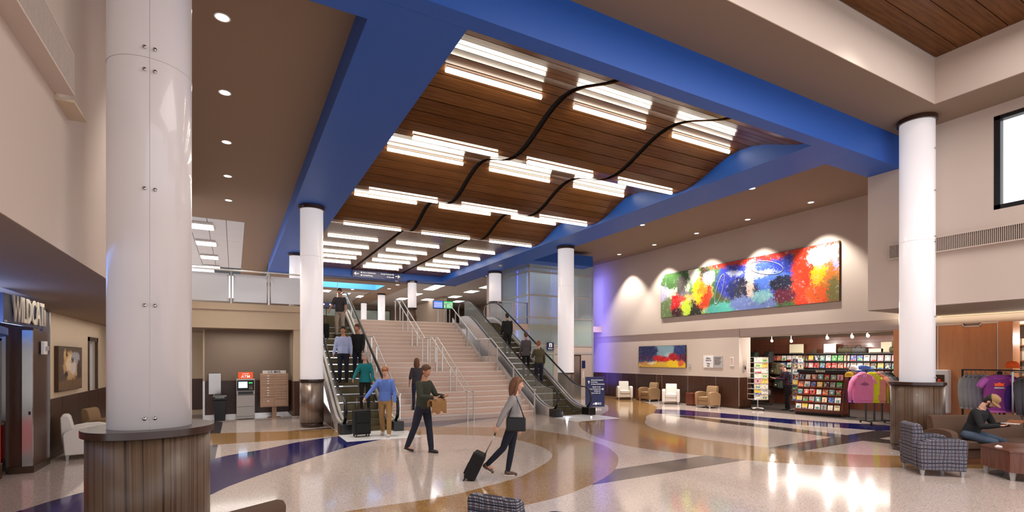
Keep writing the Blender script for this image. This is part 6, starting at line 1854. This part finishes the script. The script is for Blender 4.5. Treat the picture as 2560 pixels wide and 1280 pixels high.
# shoulder bag
t = empty('shoulder_bag', (4.10, 7.35, 0), -math.atan(695 / 1270), 'black shoulder bag at the hip of the person walking in grey', 'bag')
MB().box(-0.16, 0.16, -0.05, 0.05, 0.80, 1.03).build('body', M['black'], t, bevel=0.02)
MB().tube([(-0.14, 0, 1.0), (-0.07, 0.03, 1.2), (0, 0.07, 1.375), (0.07, 0.03, 1.2), (0.14, 0, 1.0)], 0.010, 6).build('strap', M['black'], t)
def suitcase(loc, rz, tilt, label, h=0.56, w_=0.38, d=0.22, ext=0.42, m='suit'):
    t = empty('suitcase', loc, rz, label, 'suitcase')
    t.rotation_euler = (tilt, 0, rz)
    M.setdefault('suit', fab('suitcase', (22, 22, 24), 0.03))
    z0 = 0.06
    MB().box(-w_ / 2, w_ / 2, 0.0, d, z0, z0 + h).build('shell', M[m], t, bevel=0.035, seg=3)
    MB().box(-w_ / 2 + .04, w_ / 2 - .04, -0.025, 0.01, z0 + .05, z0 + h * 0.45).build('front_pocket', M[m], t, bevel=0.012)
    MB().box(-w_ / 2 + .04, w_ / 2 - .04, -0.02, 0.01, z0 + h * 0.5, z0 + h - .05).build('front_pocket', M[m], t, bevel=0.012)
    MB().tube([(-0.09, d - .03, z0 + h - .02), (-0.09, d - .03, z0 + h + ext), (0.09, d - .03, z0 + h + ext), (0.09, d - .03, z0 + h - .02)], 0.008, 6).build('pull_handle', M['steel'], t)
    MB().box(-0.10, 0.10, d - .045, d - .015, z0 + h + ext - .015, z0 + h + ext + .015).build('grip', M['black'], t, bevel=0.008)
    for sx in (-1, 1):
        MB().lathe([(0, -.014), (0.034, -.014), (0.034, .014), (0, .014)], seg=14).build('wheel', M['rubber'], t, loc=(sx * (w_ / 2 - .05), d - .03, 0.034)).rotation_euler = (PI / 2, 0, PI / 2)
        MB().box(sx * (w_ / 2 - .05) - .015, sx * (w_ / 2 - .05) + .015, 0.02, 0.05, 0, z0 + .01).build('foot', M['black'], t)
    return t
ar = math.atan2(dirv(1, 0)[0], -dirv(1, 0)[1])
suitcase((3.33, 7.81, 0.01), ar + PI, -0.45, 'black rolling suitcase towed behind the person in grey', 0.46, 0.34, 0.2, 0.38)

# man crossing, dark jumper, carrying a tan jacket over his forearms
P = person((3.53, 10.4, 0), dirv(0.85, -0.5), 'person in a dark green jumper crossing the hall with a tan jacket', 1.84, 'tan', False, 3, 14, 0, ((10, 3), (-18, 8)), ((28, 12, 62), (28, 12, 62)),
           olivej, 'long', dkj, DARKSHOE, brown_h, 'short', 0.010, GP)
t = empty('folded_jacket', (3.53, 10.4, 0), P[0].rotation_euler[2], 'tan jacket draped over the forearms of the crossing man', 'jacket')
q = MB()
n = 14
top, vs, fs = [], [], []
for i in range(n + 1):
    u = -0.23 + 0.46 * i / n
    f_ = 0.012 * math.sin(i * 1.9)
    prof2 = [(-0.30 + f_, 1.00 + 0.02 * math.sin(i * .9)), (-0.31, 1.12), (-0.36, 1.165), (-0.42, 1.16), (-0.455, 1.10), (-0.45 - f_, 0.98), (-0.44 - f_ * 1.5, 0.87 + 0.03 * math.sin(i * 0.8))]
    for y_, z_ in prof2: vs.append((u, y_, z_))
    for y_, z_ in prof2[::-1]: vs.append((u, y_ + (0.028 if z_ < 1.15 and y_ < -0.4 else -0.0), z_ - (0.028 if z_ > 1.1 else 0)) if y_ < -0.35 else (u, y_ - 0.022, z_ - 0.01))
m_ = 14
for i in range(n):
    for j in range(m_):
        j2 = (j + 1) % m_
        fs.append((i * m_ + j, i * m_ + j2, (i + 1) * m_ + j2, (i + 1) * m_ + j))
fs.append(tuple(range(m_ - 1, -1, -1))); fs.append(tuple(n * m_ + j for j in range(m_)))
q.add(vs, fs, 0, True)
remesh(q.build('cloth', fab('tan_jacket', (150, 110, 68)), t), 0.012, 4)

# man in blue jumper at the foot of the down escalator
P = person((3.42, 13.05, 0.008), dirv(0.05, -1.0), 'person in a blue jumper and khaki trousers stepping off the left escalator', 1.76, 'fair', False, 2, 24, 0.2, ((8, 5), (-10, 12)), ((4, 14, 14), (18, 34, 16)),
           fab('blue_jumper', (92, 122, 196)), 'long', khaki, LTSHOE, gin_h, 'short', 0.011, GP)
suitcase((2.88, 13.15, 0.01), 0.1, 0.0, 'black upright suitcase beside the man in the blue jumper', 0.62, 0.42, 0.26, 0.34)

# riders on the left (down) escalator
def esc_z(y, y0=13.85):
    a0, a1 = y0 + 0.95, y0 + 7.45
    if y < a0 - .5: return 0.006
    sl = 3.75 / 6.5
    if y < a0 + .5: return sl * 0.5 * ((y - a0 + .5)) ** 2
    if y > a1: return 3.75
    return sl * (y - a0)
person((3.42, 15.35, esc_z(15.45) + 0.1), dirv(0.15, -1), 'person with white hair in a teal jacket riding down the left escalator', 1.66, 'fair', True, 3, 16, 0, ((2, 2), (4, 6)), ((8, 16, 20), (24, 22, 20)), fab('teal_jacket', (20, 122, 128)), 'long', blk, DARKSHOE, grey_h, 'bob', 0.013, GP, coat=0.05)
person((3.55, 16.95, esc_z(17.0) + 0.1), dirv(-0.1, -1), 'person in black riding down the left escalator, close to the right handrail', 1.72, 'tan', False, 2, 8, -0.2, ((2, 2), (3, 4)), ((10, 10, 20), (12, 10, 18)), blk, 'long', dkj, DARKSHOE, brown_h, 'short', 0.013, GP)
person((3.05, 16.75, esc_z(16.8) + 0.1), dirv(0.1, -1), 'person in a pale blue shirt and dark trousers riding down the left escalator', 1.74, 'tan', False, 1, 8, 0.1, ((2, 2), (2, 3)), ((6, 12, 14), (6, 12, 14)), fab('pale_shirt', (170, 182, 220)), 'long', dkj, DARKSHOE, dark_h, 'short', 0.013, GP, fat=1.12)
person((3.43, 19.5, esc_z(19.5) + 0.1), dirv(0.1, -1), 'person in a charcoal T-shirt and pale shorts at the top of the left escalator', 1.74, 'tan', False, 3, 12, 0, ((2, 2), (8, 12)), ((18, 14, 30), (16, 22, 20)), fab('charcoal_tee', (62, 58, 60)), 'short', fab('stone', (176, 160, 146)), DARKSHOE, dark_h, 'short', 0.014, GP)
suitcase((2.85, 19.3, esc_z(19.3) + 0.12), 0.0, 0.0, 'black suitcase standing on the left escalator beside the top rider', 0.5, 0.36, 0.22, 0.3)

# woman climbing the stairs
person((5.22, 15.99, 2 * rise), dirv(-0.25, 1), 'person with long brown hair in a dark top climbing the wide stairs', 1.64, 'fair', True, 4, 2, 0, ((4, 4), (24, 38)), ((-8, 14, 26), (10, 10, 20)), fab('dark_top_c', (66, 62, 70)), 'three', jeans, DARKSHOE, long_h, 'long', 0.012, GP)
# riders on the right (up) escalator
person((10.15, 18.95, esc_z(18.95, 14.45) + 0.1), dirv(-0.3, 1), 'person in black near the top of the right escalator', 1.74, 'tan', False, 2, 2, 0, ((2, 2), (6, 8)), ((8, 8, 16), (8, 8, 16)), blk, 'long', blk, DARKSHOE, dark_h, 'short', 0.014, GP)
person((10.25, 17.55, esc_z(17.55, 14.45) + 0.1), dirv(-0.3, 1), 'person in a grey brown coat in the middle of the right escalator', 1.68, 'tan', True, 2, 4, 0, ((2, 2), (4, 6)), ((8, 10, 16), (12, 10, 30)), fab('taupe_coat', (86, 78, 84)), 'long', blk, DARKSHOE, brown_h, 'short', 0.014, GP, coat=0.12)
person((10.42, 16.85, esc_z(16.85, 14.45) + 0.1), dirv(-0.2, 1), 'person in an olive jacket lowest on the right escalator', 1.72, 'fair', False, 4, 4, 0, ((2, 2), (6, 6)), ((30, 12, 60), (10, 14, 20)), fab('olive_jacket', (84, 78, 54)), 'long', dkj, DARKSHOE, gin_h, 'short', 0.014, GP)

# shopper with a blue backpack looking down, in profile
plaid_s = N('maroon_check')
_c = plaid_s.coords()
_s = plaid_s.n('ShaderNodeSeparateXYZ'); plaid_s.l(_c, _s.inputs[0])
def _ln(sock, fr, w_): return plaid_s.math('GREATER_THAN', plaid_s.math('SINE', plaid_s.math('MULTIPLY', sock, fr)), w_)
_k = plaid_s.mix(_ln(_s.outputs[2], 60, 0.1), srgb(92, 28, 50), srgb(36, 34, 60))
plaid_s.base(plaid_s.mix(_ln(_s.outputs[0], 60, 0.3), _k, srgb(30, 28, 48)))
plaid_s.b.inputs['Roughness'].default_value = 0.9
P = person((19.0, 12.3, 0.005), dirv(-1.0, 0.15), 'person in a dark check shirt with a blue backpack browsing in the bookshop', 1.80, 'fair', False, 6, 34, 0, ((4, 3), (-6, 4)), ((28, 8, 70), (28, 8, 72)), plaid_s.m, 'long', fab('black_trousers', (20, 16, 22)), DARKSHOE, hairm('salt_brown', (98, 84, 72)), 'short', 0.011, GP)
back = dirv(1.0, -0.15)
t = empty('backpack', (19.0 + back[0] * 0.16, 12.3 + back[1] * 0.16, 1.02), P[0].rotation_euler[2] + PI, 'slate blue backpack worn by the shopper', 'backpack')
bl = fab('slate_nylon', (74, 92, 130))
MB().box(-0.15, 0.15, -0.17, -0.01, 0.0, 0.46).build('body', bl, t, bevel=0.05, seg=3)
MB().box(-0.11, 0.11, -0.21, -0.15, 0.03, 0.22).build('pocket', bl, t, bevel=0.025)
for sx in (-0.09, 0.09):
    MB().tube([(sx, 0.0, 0.42), (sx, 0.12, 0.47), (sx, 0.28, 0.36), (sx, 0.27, 0.15), (sx, 0.02, 0.06)], (0.022), 6).build('strap', bl, t)
MB().tube([(-0.03, -0.03, 0.45), (-0.03, -0.03, 0.50), (0.03, -0.03, 0.50), (0.03, -0.03, 0.45)], 0.008, 6).build('handle', bl, t)

# seated man with cap and tablet
denim = fab('washed_denim', (70, 84, 104), 0.2)
P = person((12.42, 4.34, 0), dirv(0.42, -0.9), 'person in a khaki cap and black shirt sitting on the brown sofa, reading', 1.74, 'fair', False, 20, 30, 0.15, ((80, 72), (80, 72)), ((24, 12, 76), (22, 12, 78)),
           fab('black_shirt', (30, 30, 34), 0.1), 'long', denim, DARKSHOE, dark_h, 'short', 0.009, GP, sit=True, spread=1.5, beard=hairm('beard', (62, 42, 34)), cap=fab('khaki_cap', (164, 128, 88)), curl=0.7)
th = P[0].rotation_euler[2]
Sx = P[1]
wl, wr_ = Sx(P[3][0][2] + P[3][0][3] * 0.08), Sx(P[3][1][2] + P[3][1][3] * 0.08)
mid = (wl + wr_) / 2 + Vector((0, 0, 0.03))
t = empty('notebook', (12.42, 4.34, 0), th, 'brown covered notebook held open by the seated man', 'notebook')
MB().hexa([(-0.17, mid.y - 0.14, mid.z + .008), (0.0, mid.y - 0.14, mid.z - .004), (0.0, mid.y + 0.06, mid.z - .010), (-0.17, mid.y + 0.06, mid.z + .002), (-0.17, mid.y - 0.14, mid.z + .02), (0.0, mid.y - 0.14, mid.z + .010), (0.0, mid.y + 0.06, mid.z + .004), (-0.17, mid.y + 0.06, mid.z + .014)]).build('pages', M['white'], t)
MB().hexa([(0.003, mid.y - 0.15, mid.z - .004), (0.18, mid.y - 0.15, mid.z + .05), (0.18, mid.y + 0.07, mid.z + .044), (0.003, mid.y + 0.07, mid.z - .010), (0.003, mid.y - 0.15, mid.z + .006), (0.18, mid.y - 0.15, mid.z + .06), (0.18, mid.y + 0.07, mid.z + .054), (0.003, mid.y + 0.07, mid.z + .0)]).build('cover', fab('leather_brown', (140, 86, 54)), t)
# ------------------------------------------------------------------ turn all lettering into meshes in one go
dg = bpy.context.evaluated_depsgraph_get()
for o in TEXTS:
    me = bpy.data.meshes.new_from_object(o.evaluated_get(dg))
    n = bpy.data.objects.new('lettering', me)
    COL.objects.link(n)
    n.parent = o.parent
    n.location, n.rotation_euler, n.scale = o.location, o.rotation_euler, o.scale
for o in TEXTS:
    bpy.data.objects.remove(o)
